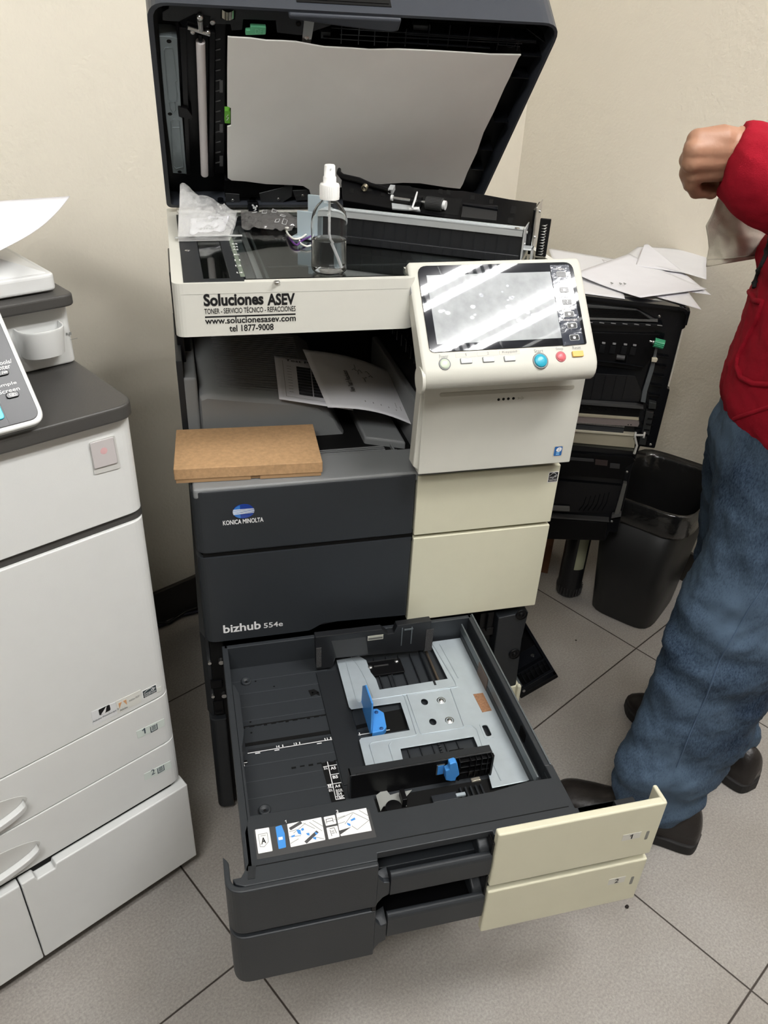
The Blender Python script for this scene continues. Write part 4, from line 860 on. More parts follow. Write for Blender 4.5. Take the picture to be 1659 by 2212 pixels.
for xx in (.095, .150):
    mb = MB(); mb.tube([V(xx, .40, 1.052), V(xx, .425, 1.075)], .006, 12); mb.box(WORLD, xx-.010, xx+.008, .402, .432, 1.0545, 1.074); hg = obj('lid_hinge', mb, blackg, KP, .001)
mb = MB()
for k in range(14):
    random.seed(k); x = .090+.06*(k % 2)+random.uniform(-.004, .010); z = 1.058+random.uniform(0, .014); mb.lathe(Frame((x, .4015, z), (1, 0, 0), (0, 0, 1)), [(.0017, 0), (.0017, .0006)], 8)
obj('hinge_reflector_dots', mb, whiteb, KP)
mb = MB(); mb.box(WORLD, .02, .568, .415, .455, 1.0545, 1.058); obj('rear_ledge', mb, ivory, KP, .001)
mb = MB(); mb.box(L, .05, .52, -.02, .01, -.066, -.02); obj('lid_spine', mb, black, lid, .002)

# ================================================================== DOCUMENT FEEDER UNIT lying on the glass
FD = Frame((.2505, .196, 1.0560), (.865, -.502, 0), (.502, .865, 0))      # u along its length, v back, w up
FE = thing('document_feeder_unit', 'black paper feed mechanism with silver bar and rollers resting on the scanner glass', 'machine part', FD.p(.14, .04, 0))
mb = MB(); FDf = Frame(FD.o, FD.x, FD.z)   # front face frame (normal = x cross z = -v)
mb.box(FD, -.03, .290, 0, .030, .002, .046); mb.box(FD, .02, .288, -.004, .0, .0, .012)
fb = obj('feed_tray', mb, mat('feeder_black', (.012, .013, .015), .42), FE, .001)
mb = MB()
for k in range(16): mb.box(FD, .012+k*.0172, .0126+k*.0172, -.0012, 0, .006, .042)
for k in range(16): mb.box(FD, .03+k*.016, .0306+k*.016, -.006, -.004, .002, .010)
obj('feed_rib', mb, charcoal_d, fb)
mb = MB(); mb.box(FD, -.03, .289, -.003, .018, .046, .0485); mb.box(FD, -.03, .289, -.003, -.0018, .038, .0485); br = obj('silver_bar', mb, alu, FE, .0005)
mb = MB(); mb.box(FD, -.03, .286, .004, .005, .0485, .0492); mb.box(FD, -.03, .286, .011, .012, .0485, .0492); obj('bar_groove', mb, alu, br)
mb = MB(); mb.lathe(Frame(FD.p(.280, .0, .0487), FD.x, FD.y), [(.0035, 0), (.0035, .0008), (.001, .001)], 14); obj('bar_stud', mb, mat('bronze_stud', (.22, .2, .17), .4, metal=.8), br)
# upper frame: slab sloping up behind the bar
FU = Frame(FD.p(0, .018, .040), FD.x, FD.y*math.cos(.35)+FD.z*math.sin(.35))
fup = FU.uvs([(737, 395), (740, 376), (748, 384), (800, 396), (885, 401), (890, 404), (915, 408), (1000, 412), (1035, 418), (1100, 430), (1160, 438), (1148, 500), (740, 432)], .0)
vmax = max(p_[1] for p_ in fup); 
mb = MB(); mb.prism(FU, fup, -.030, 0); fr_ = obj('upper_frame', mb, black, FE, .001)
mb = MB(); mb.tube([FU.p(*FU.uv(q, .004), .004) for q in ((733, 366), (732, 374), (740, 382), (775, 390), (800, 400), (830, 408), (845, 414))], [.003, .004, .005, .005, .004, .0035, .003], 10); obj('pivot_arm', mb, black, FE)
def fpx(pts, w0, w1, name, m, par=fr_, bev=.0004):
    mb = MB(); mb.prism(FU, FU.uvs(pts, w1), w0, w1); return obj(name, mb, m, par, bev)
for pts in ([(755, 407), (766, 408), (764, 418), (754, 417)], [(781, 398), (795, 399), (805, 412), (778, 413)], [(823, 416), (833, 417), (832, 424), (822, 423)], [(893, 406), (903, 407), (902, 416), (893, 415)], [(948, 408), (956, 409), (955, 419), (947, 418)], [(965, 410), (974, 411), (973, 421), (964, 420)], [(1017, 421), (1026, 422), (1025, 432), (1016, 431)], [(1057, 430), (1066, 431), (1064, 440), (1056, 440)], [(1105, 444), (1116, 445), (1112, 462), (1101, 461)], [(1098, 470), (1109, 471), (1107, 484), (1096, 482)], [(1052, 456), (1061, 457), (1058, 472), (1049, 471)], [(845, 415), (1000, 430), (990, 466), (845, 446)]):
    fpx(pts, 0, .0004, 'frame_opening', blackm)
fpx([(1000, 440), (1075, 444), (1072, 476), (996, 468)], 0, .006, 'frame_block', mat('feeder_grey', (.018, .018, .018), .5)); fpx([(1000, 437), (1076, 446), (1075, 452), (999, 441)], 0, .009, 'frame_flap', blackg)
fpx([(846, 438), (905, 446), (908, 455), (847, 450)], .0004, .003, 'roller_plate', alu)
# rollers on their shaft
def rp_(q, w_=.008): return FU.p(*FU.uv(q, w_), w_)
mb = MB(); mb.tube([rp_((847, 427)), rp_((960, 443))], .0022, 12); shf = obj('roller_shaft', mb, steel, FE)
mb = MB(); mb.tube([rp_((921, 438)), rp_((956, 443))], .0095, 28); rr = obj('feed_roller', mb, mat('roller_rubber', (.035, .036, .036), .7), FE)
mb = MB()
p0, p1 = rp_((922, 438)), rp_((955, 443)); d = (p1-p0).normalized(); x_ = d.cross(ZZ).normalized(); y_ = d.cross(x_)
for k in range(28):
    t = 2*math.pi*k/28; c_ = (x_*math.cos(t)+y_*math.sin(t))*.0096; mb.tube([p0+c_, p1+c_], .0005, 4)
obj('roller_tread', mb, mat('tread_dark', (.012, .012, .012), .8), rr)
mb = MB(); mb.tube([rp_((888, 434)), rp_((896, 435))], .0065, 20); mb.tube([rp_((903, 436)), rp_((911, 437))], .0075, 20); obj('clutch_gear', mb, black, FE)
mb = MB(); mb.tube([rp_((957, 443)), rp_((963, 444))], .0068, 18); mb.tube([rp_((845, 427)), rp_((849, 427.5))], .0045, 14); obj('bushing', mb, whiteb, FE)
mb = MB(); mb.tube([rp_((901, 415), .014), rp_((897, 430), .014), rp_((890, 450), .012)], [.0012, .0018, .0015], 8); mb.tube([rp_((883, 452), .004), rp_((906, 451), .004)], .0028, 8); obj('white_lever', mb, whiteb, FE)
mb = MB(); P_ = []
for k in range(60):
    t = k/59; c_ = rp_((788, 405), .006)+FU.y*.0; a_ = t*2*math.pi*6; P_.append(c_+FU.x*(.0045*math.cos(a_))+FU.y*(-.004+.008*t)+FU.z*(.0045*math.sin(a_)))
mb.tube(P_, .0006, 6); obj('coil_spring', mb, mat('brass_wire', (.30, .27, .20), .35, metal=.9), FE)
mb = MB(); mb.box(FU, *sorted((FU.uv((842, 412))[0], FU.uv((853, 412))[0])), FU.uv((847, 420))[1], FU.uv((847, 409))[1], 0, .008); obj('grey_clip', mb, mat('clip_grey', (.35, .36, .36), .4), FE, .0005)
# light blue end plates on the left
pb = mat('pale_blue_metal', (.42, .50, .54), .4, metal=.25)
FLt = Frame(FD.p(-.03, .0, 0), FD.x, FD.z)
mb = MB(); mb.box(FD, -.060, -.018, .0, .004, .001, .040); mb.box(FD, -.052, -.018, .026, .030, .0, .060); mb.box(FD, -.066, -.018, -.010, .030, .0005, .003)
obj('end_plate', mb, pb, FE, .0006)
# right hand end: steel side plates, spring
mb = MB(); mb.box(FD, .290, .292, -.004, .075, .004, .050); mb.box(FD, .292, .305, .006, .030, .018, .020); mb.box(FD, .303, .305, .006, .030, .0, .020); rp2 = obj('side_plate', mb, alu, FE, .0004)
mb = MB(); q = FU; mb.box(FD, .300, .3015, .030, .105, .010, .074); obj('outer_plate', mb, steel, FE, .0004)
mb = MB(); mb.box(FD, .296, .300, .035, .10, .006, .070); obj('gear_block', mb, black, FE, .001)
mb = MB(); mb.box(FD, .306, .322, .055, .059, .0, .055); obj('spring_back', mb, blackm, FE, .001)
mb = MB(); P_ = []
for k in range(130):
    t = k/129; a_ = t*2*math.pi*11; P_.append(FD.p(.314+.0035*math.cos(a_), .050+.0035*math.sin(a_), .002+.046*t))
mb.tube(P_, .0006, 6); obj('tension_spring', mb, steel, FE)
for p_ in ((.2915, .022, .04), (.2915, .01, .026), (.3015, .07, .062), (.3015, .045, .03)):
    mb = MB(); mb.tube([FD.p(*p_), FD.p(p_[0]+.002, p_[1], p_[2])], .0022, 10); obj('plate_rivet', mb, steel, FE)

# ================================================================== SPRAY BOTTLE
BX, BY, BZ = .2130, .030, 1.0562
bt = thing('spray_bottle', 'clear plastic spray bottle with white pump, half full, standing on the scanner glass', 'bottle', (BX, BY, BZ))
FBt = Frame((BX, BY, BZ))
clear = mat('clear_plastic', (.98, .99, .99), .04, trans=1, ior=1.2, spec=.9); water = mat('water', (.97, .98, .98), .01, trans=1, ior=1.22)
outp = [(.0003, .004), (.010, .003), (.016, .0015), (.0205, .0), (.0235, .003), (.0245, .008), (.0240, .02), (.0240, .045), (.0245, .058), (.0240, .068), (.0215, .078), (.0165, .086), (.0115, .0905), (.0092, .093), (.0095, .097), (.0095, .100)]
inp = [(.0088, .100), (.0085, .093), (.0108, .0895), (.0158, .085), (.0208, .077), (.0232, .067), (.0237, .058), (.0232, .045), (.0232, .02), (.0236, .008), (.0226, .004), (.0198, .0012), (.010, .0042), (.0003, .0052)]
mb = MB(); mb.lathe(FBt, outp+inp, 40, False); obj('bottle_body', mb, clear, bt)
liq = [(.0003, .0056), (.0098, .0046), (.0196, .0017), (.0222, .0043), (.0232, .0082), (.0228, .02), (.0228, .0425), (.0225, .0435), (.0003, .0430)]
mb = MB(); mb.lathe(FBt, liq, 40, True); obj('liquid', mb, water, bt)
mb = MB(); mb.tube([FBt.p(0, 0, .095), FBt.p(0, 0, .05), FBt.p(.002, 0, .04), FBt.p(.010, -.002, .018), FBt.p(.014, -.002, .006)], .0017, 10); obj('dip_tube', mb, mat('tube_plastic', (.72, .74, .76), .3), bt)
mb = MB(); mb.lathe(FBt, [(.0128, .094), (.0128, .0945), (.0128, .111), (.0118, .113), (.0085, .1135), (.0085, .1205), (.0078, .1215), (.0073, .1215), (.0070, .134), (.0058, .1355), (.0004, .1355)], 36); cp = obj('spray_pump', mb, mat('pump_white', (.80, .80, .78), .4), bt)
mb = MB()
for k in range(36):
    t = 2*math.pi*k/36; mb.tube([FBt.p(.0128*math.cos(t), .0128*math.sin(t), .096), FBt.p(.0128*math.cos(t), .0128*math.sin(t), .110)], .0003, 4)
obj('cap_ridge', mb, cp.data.materials[0], cp)
mb = MB(); mb.tube([FBt.p(.0, -.0068, .131), FBt.p(0, -.0082, .131)], .0012, 10); obj('nozzle', mb, whiteb, cp)

# ================================================================== PLASTIC BAGS, CABLE
bagm = mat('clear_bag', (.86, .86, .85), .12, alpha=.30, spec=.9, bump=.6, bscale=60)
smokem = mat('smoky_bag', (.14, .135, .13), .16, alpha=.55, spec=.9, bump=.5, bscale=60)
def crumple(s, t, k, amp):
    return amp*(noise.noise(V(s*5+k, t*4, k))+.5*noise.noise(V(s*11+k, t*9, 3+k)))
TB = top(1.062)
q = [TB.uv(p_) for p_ in ((384, 514), (516, 512), (516, 466), (385, 428))]
bg = thing('plastic_bag', 'clear plastic parts bag holding a white barcode label, on the left corner of the scanner', 'bag', (.05, .22, 1.056))
c00, c10, c11, c01 = V(q[0][0], q[0][1], 1.060), V(q[1][0], q[1][1], 1.060), V(*onray((514, 462), 1, .345)), V(*onray((392, 432), 1, .345))
c10.x = .093
def bag(s, t): return c00*(1-s)*(1-t)+c10*s*(1-t)+c11*s*t+c01*(1-s)*t+V(0, 0, max(0, .010*math.sin(math.pi*s)*math.sin(math.pi*t))+.004+crumple(s, t, 1, .008)*(.3+t)*.7+(.02*(1-s)*t))
mb = MB(); mb.grid(bag, 26, 26, smooth=False); obj('bag_film', mb, bagm, bg, solid=.0002)
def bag2(s, t): p_ = bag(s, t); return V(p_.x, p_.y, max(1.0570, p_.z-.008-.006*math.sin(math.pi*s)))
mb = MB(); mb.grid(bag2, 20, 20, smooth=False); obj('bag_back_film', mb, bagm, bg, solid=.0002)
FL_ = top(1.067)
lq = [V(*onray(p_, 2, z_)) for p_, z_ in (((410, 505), 1.066), ((484, 498), 1.066), ((496, 466), 1.074), ((412, 472), 1.076))]
so, f = sheet('barcode_slip', lq[0], lq[1], lq[2], lq[3], paper, lambda s, t: crumple(s, t, 2, .004), bg)
mb = MB()
def quad_on(f, s0, s1, t0, t1, n_=.0006):
    P_ = [f(s0, t0), f(s1, t0), f(s1, t1), f(s0, t1)]; nn = (P_[1]-P_[0]).cross(P_[3]-P_[0]).normalized(); nn = nn if nn.z > 0 else -nn
    return [p_+nn*n_ for p_ in P_]
random.seed(2)
for (s0, s1, t0, t1) in ((.18, .80, .22, .38), (.40, .85, .72, .85)):
    x = s0
    while x < s1:
        wd = random.choice((.008, .014, .02)); mb.add(quad_on(f, x, x+wd, t0, t1, .0012), [(0, 1, 2, 3)]); x += wd+random.choice((.008, .012))
for x in range(8): mb.add(quad_on(f, .4+x*.04, .43+x*.04, .10, .16, .0012), [(0, 1, 2, 3)])
obj('barcode', mb, inkg, bg)
mb = MB(); e0, e1 = V(*onray((378, 514), 2, 1.0585)), V(*onray((523, 509), 2, 1.0585))
mb.tube([e0, (e0+e1)/2+V(0, 0, .001), e1], [.0015, .002, .0015], 6); obj('bag_seal', mb, mat('bag_seal_film', (.62, .63, .62), .25, alpha=.6), bg)
b2 = thing('plastic_bag', 'smoky plastic bag with printed white recycling marks, lying behind the cable on the scanner', 'bag', (.16, .30, 1.056))
q = [V(*onray(p_, 2, z_)) for p_, z_ in (((522, 492), 1.060), ((630, 498), 1.060), ((664, 470), 1.066), ((520, 455), 1.072))]
def bagb(s, t): return q[0]*(1-s)*(1-t)+q[1]*s*(1-t)+q[2]*s*t+q[3]*(1-s)*t+V(0, 0, .010*math.sin(math.pi*s)*math.sin(math.pi*t)+max(-.003, crumple(s, t, 5, .007)))
mb = MB(); mb.grid(bagb, 24, 20, smooth=False); obj('bag_film', mb, smokem, b2, solid=.0002)
mb = MB(); 
for s, t in ((.18, .82), (.34, .80), (.5, .76), (.64, .7), (.62, .3), (.75, .3)):
    P_ = quad_on(bagb, s, s+.07, t-.07, t+.07, .001); mb.tube([P_[0], P_[1], P_[2], P_[3], P_[0]], .0005, 5)
obj('bag_print', mb, mat('bag_print', (.5, .5, .5), .5), b2)
mb = MB(); mb.box(Frame(onray((590, 490), 2, 1.057), (1, -.3, 0)), -.020, .022, -.004, .008, 0, .010); obj('bagged_part', mb, mat('brown_part', (.03, .018, .015), .4), b2, .002)
cbm = mat('cable_white', (.75, .74, .68), .4); cbp = mat('cable_purple', (.09, .02, .16), .4)
cb = thing('cable_connector', 'small white and purple wire harness lying left of the spray bottle', 'cable', onray((650, 515), 2, 1.057))
def wire(pts, r, m, n, par):
    P_ = [Vector(onray(p_, 2, z_)) for p_, z_ in pts]; out_ = []
    for i in range(len(P_)-1):
        a_, b_, c_, d_ = P_[max(i-1, 0)], P_[i], P_[i+1], P_[min(i+2, len(P_)-1)]
        for k in range(6):
            t = k/6; out_.append(.5*((2*b_)+(c_-a_)*t+(2*a_-5*b_+4*c_-d_)*t*t+(3*b_-a_-3*c_+d_)*t**3))
    out_.append(P_[-1]); mb = MB(); mb.tube(out_, r, 8); return obj(n, mb, m, par)
wire([((619, 500), 1.060), ((624, 508), 1.063), ((635, 516), 1.064), ((650, 514), 1.064), ((663, 506), 1.061), ((672, 508), 1.059)], .0016, cbm, 'white_wire', cb)
wire([((620, 502), 1.059), ((630, 520), 1.060), ((641, 529), 1.059), ((652, 520), 1.061), ((672, 510), 1.060)], .0016, cbp, 'purple_wire', cb)
wire([((646, 516), 1.062), ((650, 526), 1.060), ((662, 532), 1.059), ((671, 530), 1.059)], .0014, cbm, 'white_wire', cb)
mb = MB(); mb.box(Frame(onray((621, 498), 2, 1.058), (1, .3, 0)), -.003, .003, -.004, .004, 0, .005); obj('plug', mb, cbm, cb, .0008)

# ================================================================== CARDBOARD BOX and printouts
bx = thing('cardboard_box', 'flat brown cardboard box lying across the grey output tray lip', 'box', (.09, .10, .7455))
BF = Frame((-.021, .024, .7465), (.222, -.012, 0), (.0, 1, 0))
mb = MB(); mb.box(BF, 0, .223, 0, .134, .006, .0245); obj('box_lid', mb, cardb, bx, .001)
mb = MB(); mb.box(BF, .002, .113, .001, .133, 0, .0062); mb.box(BF, .127, .221, .001, .133, 0, .0062); mb.box(BF, .002, .221, .004, .133, 0, .0062); obj('box_base', mb, mat('cardboard_base', (.36, .22, .11), .8), bx)
RPF = Frame((.05, .185, .8268), (1, 0, -.13), (0, 1, .128))
def rq(px, w_): u, v = RPF.uv(px, w_); return RPF.p(u, v, w_)
t1 = [rq((603, 862), .001), rq((722, 880), .001), rq((712, 785), .001), rq((592, 768), .001)]
t1[1] = t1[0]+(t1[1]-t1[0])*1.35; t1[2] = t1[3]+(t1[2]-t1[3])*1.35
pp, f = sheet('printed_page', t1[0], t1[1], t1[2], t1[3], paper, None); tag(pp, 'printed test page with grey shade blocks under the other page in the output tray', 'paper')
mb = MB()
for i in range(3):
    for j in range(10):
        s0 = .28+i*.20; mb.add(quad_on(f, s0, s0+.185, .80-j*.065-.06, .80-j*.065, .0008), [(0, 1, 2, 3)])
for j in range(10): mb.add(quad_on(f, .15, .21, .78-j*.065-.006, .78-j*.065, .0008), [(0, 1, 2, 3)])
o = obj('shade_blocks', mb, mat('toner_grey', (.03, .03, .035), .6, var=.5, vscale=40), pp)
mb = MB()
for a_, b_ in (((.10, .08), (.106, .90)), ((.10, .08), (.95, .085))): P_ = quad_on(f, a_[0], b_[0], a_[1], b_[1], .0008); mb.add(P_, [(0, 1, 2, 3)])
obj('page_frame', mb, inkg, pp)
def text_on(f, s, s0, s1, t0, t1, m, par, rot=False, name='lettering'):
    P0, PX, PY = f(s0, t0), f(s1, t0), f(s0, t1); fr = Frame(P0, PX-P0, PY-P0)
    if not rot: return text(fr, s, 0, 0, (PX-P0).length, (PY-P0).length, m, par, .0012, .01, name)
    fr = Frame(PX, PY-P0, P0-PX); 
    if fr.z.z < 0: pass
    return text(fr, s, 0, 0, (PY-P0).length, (PX-P0).length, m, par, .0012, .01, name)
text_on(f, 'Test Page', .14, .60, .87, .94, inkb, pp)
t2 = [rq((708, 880), .004), V(*onray((905, 924), 1, .115)), V(*onray((865, 814), 1, .285)), rq((654, 755), .022)]
pp2, f2 = sheet('printed_page', t2[0], t2[1], t2[2], t2[3], paper2, lambda s, t: .012*math.sin(math.pi*s), None); tag(pp2, 'curled printed page headed New Year\'s Resolution lying on top in the output tray', 'paper')
text_on(f2, "New Year's Resolution", .30, .36, .30, .68, inkb, pp2, True)
mb = MB()
for k, (s, t) in enumerate(((.42, .72), (.47, .66), (.52, .70), (.55, .62), (.50, .60), (.58, .66), (.46, .76), (.60, .72))):
    a_, b_ = f2(s, t), f2(s+.045*math.cos(k*1.3), t+.07*math.sin(k*1.3)); c_ = (a_+b_)/2+V(0, .004, .002); mb.tube([a_+V(0, 0, .0012), c_+V(0, 0, .0005), b_+V(0, 0, .0012)], .0007, 5)
for k in range(5): mb.add(quad_on(f2, .42+k*.085, .43+k*.085, .14, .165, .0012), [(0, 1, 2, 3)])
for s, t, l in ((.78, .2, .10), (.83, .18, .08), (.93, .10, .14), (.96, .05, .08), (.92, .52, .01)): mb.add(quad_on(f2, s, s+.006, t, t+l, .0012), [(0, 1, 2, 3)])
obj('page_print', mb, inkg, pp2)
# ================================================================== SECOND PRINTER (white, left edge)
LPR = thing('printer', 'white office printer with brown-grey top at the left edge of the photo', 'printer', ROOM.p(-.40, .25, 0))
LF = room_front(-.07); AR = -.1025
def lbox(mb, a0, a1, b0, b1, z0, z1): return mb.box(ROOM, a0, a1, b0, b1, z0, z1)
def rblock(a0, a1, b0, b1, z0, z1, r, rb=None):
    rb = r if rb is None else rb
    mb = MB(); mb.prism(ROOM, rpoly([(a0, b1), (a0, b0), (a1, b0), (a1, b1)], [rb, r, r, rb], 8), z0, z1); return mb
AL = -.72
main = obj('body', rblock(AL+.01, AR-.012, -.05, .56, .06, .93, .01), brown_d, LPR, .002)
door = obj('front_door', rblock(AL, AR, -.07, .20, .4565, .7755, .024, .002), white, LPR, .003)
d1 = obj('drawer', rblock(AL, AR, -.07, .20, .3555, .4545, .024, .002), white, LPR, .002, label='white paper drawer marked 1')
d2 = obj('drawer', rblock(AL, AR, -.07, .20, .2560, .3535, .024, .002), white, LPR, .002, label='white paper drawer marked 2')
mb = MB(); mb.prism(ROOM, rpoly([(AL-.0, .20), (AL, -.066), (AR+.002, -.066), (AR+.002, .20)], [0, .01, .022, 0], 8), .7765, .790); obj('dark_band', mb, brown_d, LPR, .001)
upp = obj('toner_cover', rblock(AL, AR, -.07, .16, .789, .9235, .024, .002), white, LPR, .004)
slab = obj('top_slab', rblock(AL-.002, AR+.001, -.082, .56, .927, .946, .028), brown_d, LPR, .003)
# cabinet doors with a finger notch
sp = LF.uv((38, 1900))[0]
n0, n1 = LF.uv((66, 1872))[0], LF.uv((113, 1848))[0]
mb = MB(); lv = .2435
mb.prism(LF, [(sp+.001, .05), (AR+.002, .05), (AR+.002, lv), (n1, lv), (n1-.003, lv-.009), (n0+.003, lv-.009), (n0, lv), (sp+.001, lv)], -.02, .008); obj('cabinet_door', mb, white, LPR, .002)
mb = MB(); mb.prism(LF, rect(AL, .05, sp-.001, lv), -.02, .008); obj('cabinet_door', mb, white, LPR, .002)
mb = MB(); lbox(mb, AL+.005, AR-.002, -.05, .45, .045, .236); lbox(mb, AR-.003, AR+.006, -.02, .45, .08, .26); lbox(mb, AR-.004, AR+.0035, -.070, .0, .045, .058); obj('cabinet', mb, white, LPR, .002)
mb = MB(); lbox(mb, AL+.008, AR-.02, -.062, .40, .236, .258); obj('gap_shade_block', mb, blackm, LPR)  # black block put behind the gap to give it its shade
for a, b in ((-.14, -.02), (-.66, -.02), (-.14, .42), (-.66, .42)):
    p_ = ROOM.p(a, b, .02); mb = MB(); mb.tube([p_-E1*.012, p_+E1*.012], .02, 16); mb.box(Frame(p_, E1, E2), -.018, .018, -.018, .018, .01, .03); obj('caster', mb, blackm, LPR)
# oval handle recesses with a lip
recm = mat('recess_grey', (.50, .50, .48), .5)
for zc, par in ((.398, d1), (.298, d2)):
    ae = LF.uv((62, 1735))[0] if zc > .35 else LF.uv((90, 1830))[0]
    cx_ = ae-.105
    pts = [(cx_+.105*math.cos(t)*(1.0), zc+.026*math.sin(t)) for t in [2*math.pi*k/40 for k in range(40)]]
    mb = MB(); mb.prism(LF, pts, -.001, .0008); rc = obj('handle_recess', mb, recm, par, .0005)
    P_ = [LF.p(cx_+.098*math.cos(t), zc-.004+.020*math.sin(t)*.9, .006) for t in [math.pi*(-1+k/24) for k in range(25)]]
    mb = MB(); R = []
    for k in range(25):
        t = math.pi*(-1+k/24); u = cx_+.099*math.cos(t); vv = zc-.002+.022*math.sin(t)
        R.append([LF.p(u, vv-.006, .001), LF.p(u, vv-.006, .010), LF.p(u, vv+.006, .012), LF.p(u, vv+.006, .001)])
    mb.rings(R, True, smooth=False); obj('handle_lip', mb, whiteb, rc, .0015)
# drawer number labels and stickers
def lab(fr, pts, m, par, name, h=.0005, r=0):
    q_ = fr.uvs(pts); mb = MB(); mb.prism(fr, rpoly(q_, r) if r else q_, 0, h); return obj(name, mb, m, par)
pl_ = mat('pale_label', (.60, .66, .62), .4); ink2 = mat('slate_ink', (.04, .06, .08), .5)
for (q_, num, par, nq, iq) in (([(294, 1580), (354, 1552), (356, 1567), (298, 1595)], '1', d1, ((310, 1586), (318, 1571)), (332, 1572)), ([(311, 1672), (368, 1643), (371, 1658), (313, 1686)], '2', d2, ((327, 1675), (337, 1658)), (347, 1661))):
    L_ = lab(LF, q_, pl_, par, 'drawer_label', .0005)
    a, b = LF.uv(nq[0]), LF.uv(nq[1]); 
    text(LF, num, a[0], a[1]+.001, a[0]+(.0035 if num == '1' else .0065), a[1]+.0125, ink2, L_, .0006)
    u, v = LF.uv(iq); mb = MB(); mb.prism(LF, rect(u-.006, v-.006, u-.0048, v+.006), .0006, .0009); mb.prism(LF, rect(u+.0048, v-.006, u+.006, v+.006), .0006, .0009); mb.prism(LF, rect(u-.006, v-.0062, u+.006, v-.005), .0006, .0009)
    for k in range(4): mb.prism(LF, rect(u-.0035, v-.003+k*.0025, u+.0035, v-.002+k*.0025), .0006, .0009)
    obj('paper_symbol', mb, ink2, L_)
sk = mat('silver_sticker', (.66, .67, .68), .35); orange_m = mat('faded_orange', (.60, .33, .16), .5)
s1 = lab(LF, [(197, 1538), (249, 1516), (254, 1542), (201, 1567)], sk, door, 'brand_sticker')
cc = LF.uv((226, 1536)); text(LF, 'Adobe PostScript 3', cc[0]-.020, cc[1]-.0105, cc[0]+.020, cc[1]-.0065, ink2, s1, .0006)
mb = MB(); mb.prism(LF, rpoly(rect(cc[0]-.0085, cc[1]-.003, cc[0]+.0085, cc[1]+.0085), .002), .0005, .0008); sl = obj('sticker_emblem', mb, inkb, s1)
mb = MB(); mb.prism(LF, [(cc[0]-.006, cc[1]-.002), (cc[0]-.002, cc[1]+.002), (cc[0]+.004, cc[1]+.009), (cc[0]+.001, cc[1]-.001), (cc[0]-.001, cc[1]-.003)], .0008, .001); obj('emblem_stroke', mb, sk, s1)
s2 = lab(LF, [(250, 1515), (303, 1490), (305, 1516), (254, 1541)], mat('warm_sticker', (.66, .66, .62), .4), door, 'brand_sticker')
cc = LF.uv((265, 1521)); mb = MB(); mb.prism(LF, [(cc[0]-.006, cc[1]-.005), (cc[0]-.006, cc[1]+.006), (cc[0]-.001, cc[1]+.006)], .0005, .0008); mb.prism(LF, [(cc[0]+.006, cc[1]-.005), (cc[0]+.006, cc[1]+.006), (cc[0]+.001, cc[1]+.006)], .0005, .0008); obj('sticker_emblem', mb, orange_m, s2)
text(LF, 'Adobe', cc[0]-.006, cc[1]-.0105, cc[0]+.006, cc[1]-.0070, ink2, s2, .0006); text(LF, 'Adobe PDF', cc[0]+.0095, cc[1]-.001, cc[0]+.026, cc[1]+.0025, inkg, s2, .0006)
a, b = LF.uv((309, 1510)), LF.uv((336, 1478)); es_ = energy_sticker(LF, a[0]+.001, a[1]+.001, b[0], b[1]-.001, door, mat('slate_sticker', (.045, .06, .065), .4))
lab(LF, [(338, 1487), (348, 1482), (348, 1492), (340, 1496)], mat('faint_label', (.64, .65, .61), .4), door, 'plain_sticker')
# status lamp window
wq = [(191, 955), (247, 939), (260, 1010), (203, 1025)]
w0_ = lab(LF, wq, mat('window_rim', (.52, .52, .50), .4), upp, 'lamp_frame', .0012, .003)
w1_ = LF.uvs([(194, 958), (245, 944), (255, 1000), (205, 1014)], .003); mb = MB(); mb.prism(LF, rpoly(w1_, .002), .0012, .003)
lm = mat('lamp_window', (.50, .47, .47), .12, coat=.6); wi = obj('lamp_window', mb, lm, upp, .0008)
uu, v_ = LF.uv((222, 972)); mb = MB(); mb.prism(LF, ell(uu, v_, .0045), .003, .0031); obj('red_light', mb, mat('red_glow', (.60, .37, .38), .4), upp)
# upper unit: box front, dark slab, pen pocket, feeder and paper
UF = room_front(.08)
ub = obj('scanner_base', rblock(AL+.01, AR-.0, .08, .56, .947, 1.0265, .012), white, LPR, .003)
us_ = obj('scanner_slab', rblock(AL, AR+.004, .060, .565, 1.0275, 1.0425, .016), brown_d, LPR, .003)
cxp = (UF.uv((35, 705))[0]+UF.uv((120, 695))[0])/2; hw = .029; zt, zb_ = 1.006, .970
def pocket_ring(z, hw_, d, th=0): return [UF.p(cxp+(hw_-th)*math.cos(t)*(1 if abs(math.cos(t)) < .98 else 1), z, (d-th)*abs(math.sin(t))**.55+.0002) for t in [math.pi*k/18 for k in range(19)]]
mb = MB(); mb.rings([pocket_ring(zb_, hw*.90, .026), pocket_ring(zt-.003, hw, .032), pocket_ring(zt, hw, .032), pocket_ring(zt, hw, .032, .0018), pocket_ring(zb_+.004, hw*.9, .026, .0018)], False, False, smooth=True)
mb.add(pocket_ring(zb_, hw*.90, .018), [tuple(range(19))]); pk_ = obj('pen_pocket', mb, white, LPR, .0004)
mb = MB(); mb.prism(UF, rect(cxp+hw+.006, .985, cxp+hw+.008, .988), 0, .0003); mb.prism(UF, rect(cxp+hw+.010, .9845, cxp+hw+.013, .988), 0, .0003); mb.prism(UF, rect(cxp+hw+.010, .978, cxp+hw+.020, .9783), 0, .0003); obj('scuff_mark', mb, inkg, ub)
ad = obj('document_feeder', rblock(AL+.005, -.112, .078, .56, 1.0445, 1.066, .012), whiteb, LPR, .004)
mb = MB(); R = []
for a_, zz in ((AL+.02, 1.10), (-.20, 1.095), (-.165, 1.085), (-.120, 1.0665)):
    R.append([ROOM.p(a_, b_, zz if i > 1 else 1.066) for i, b_ in enumerate((.555, .085, .105, .555))])
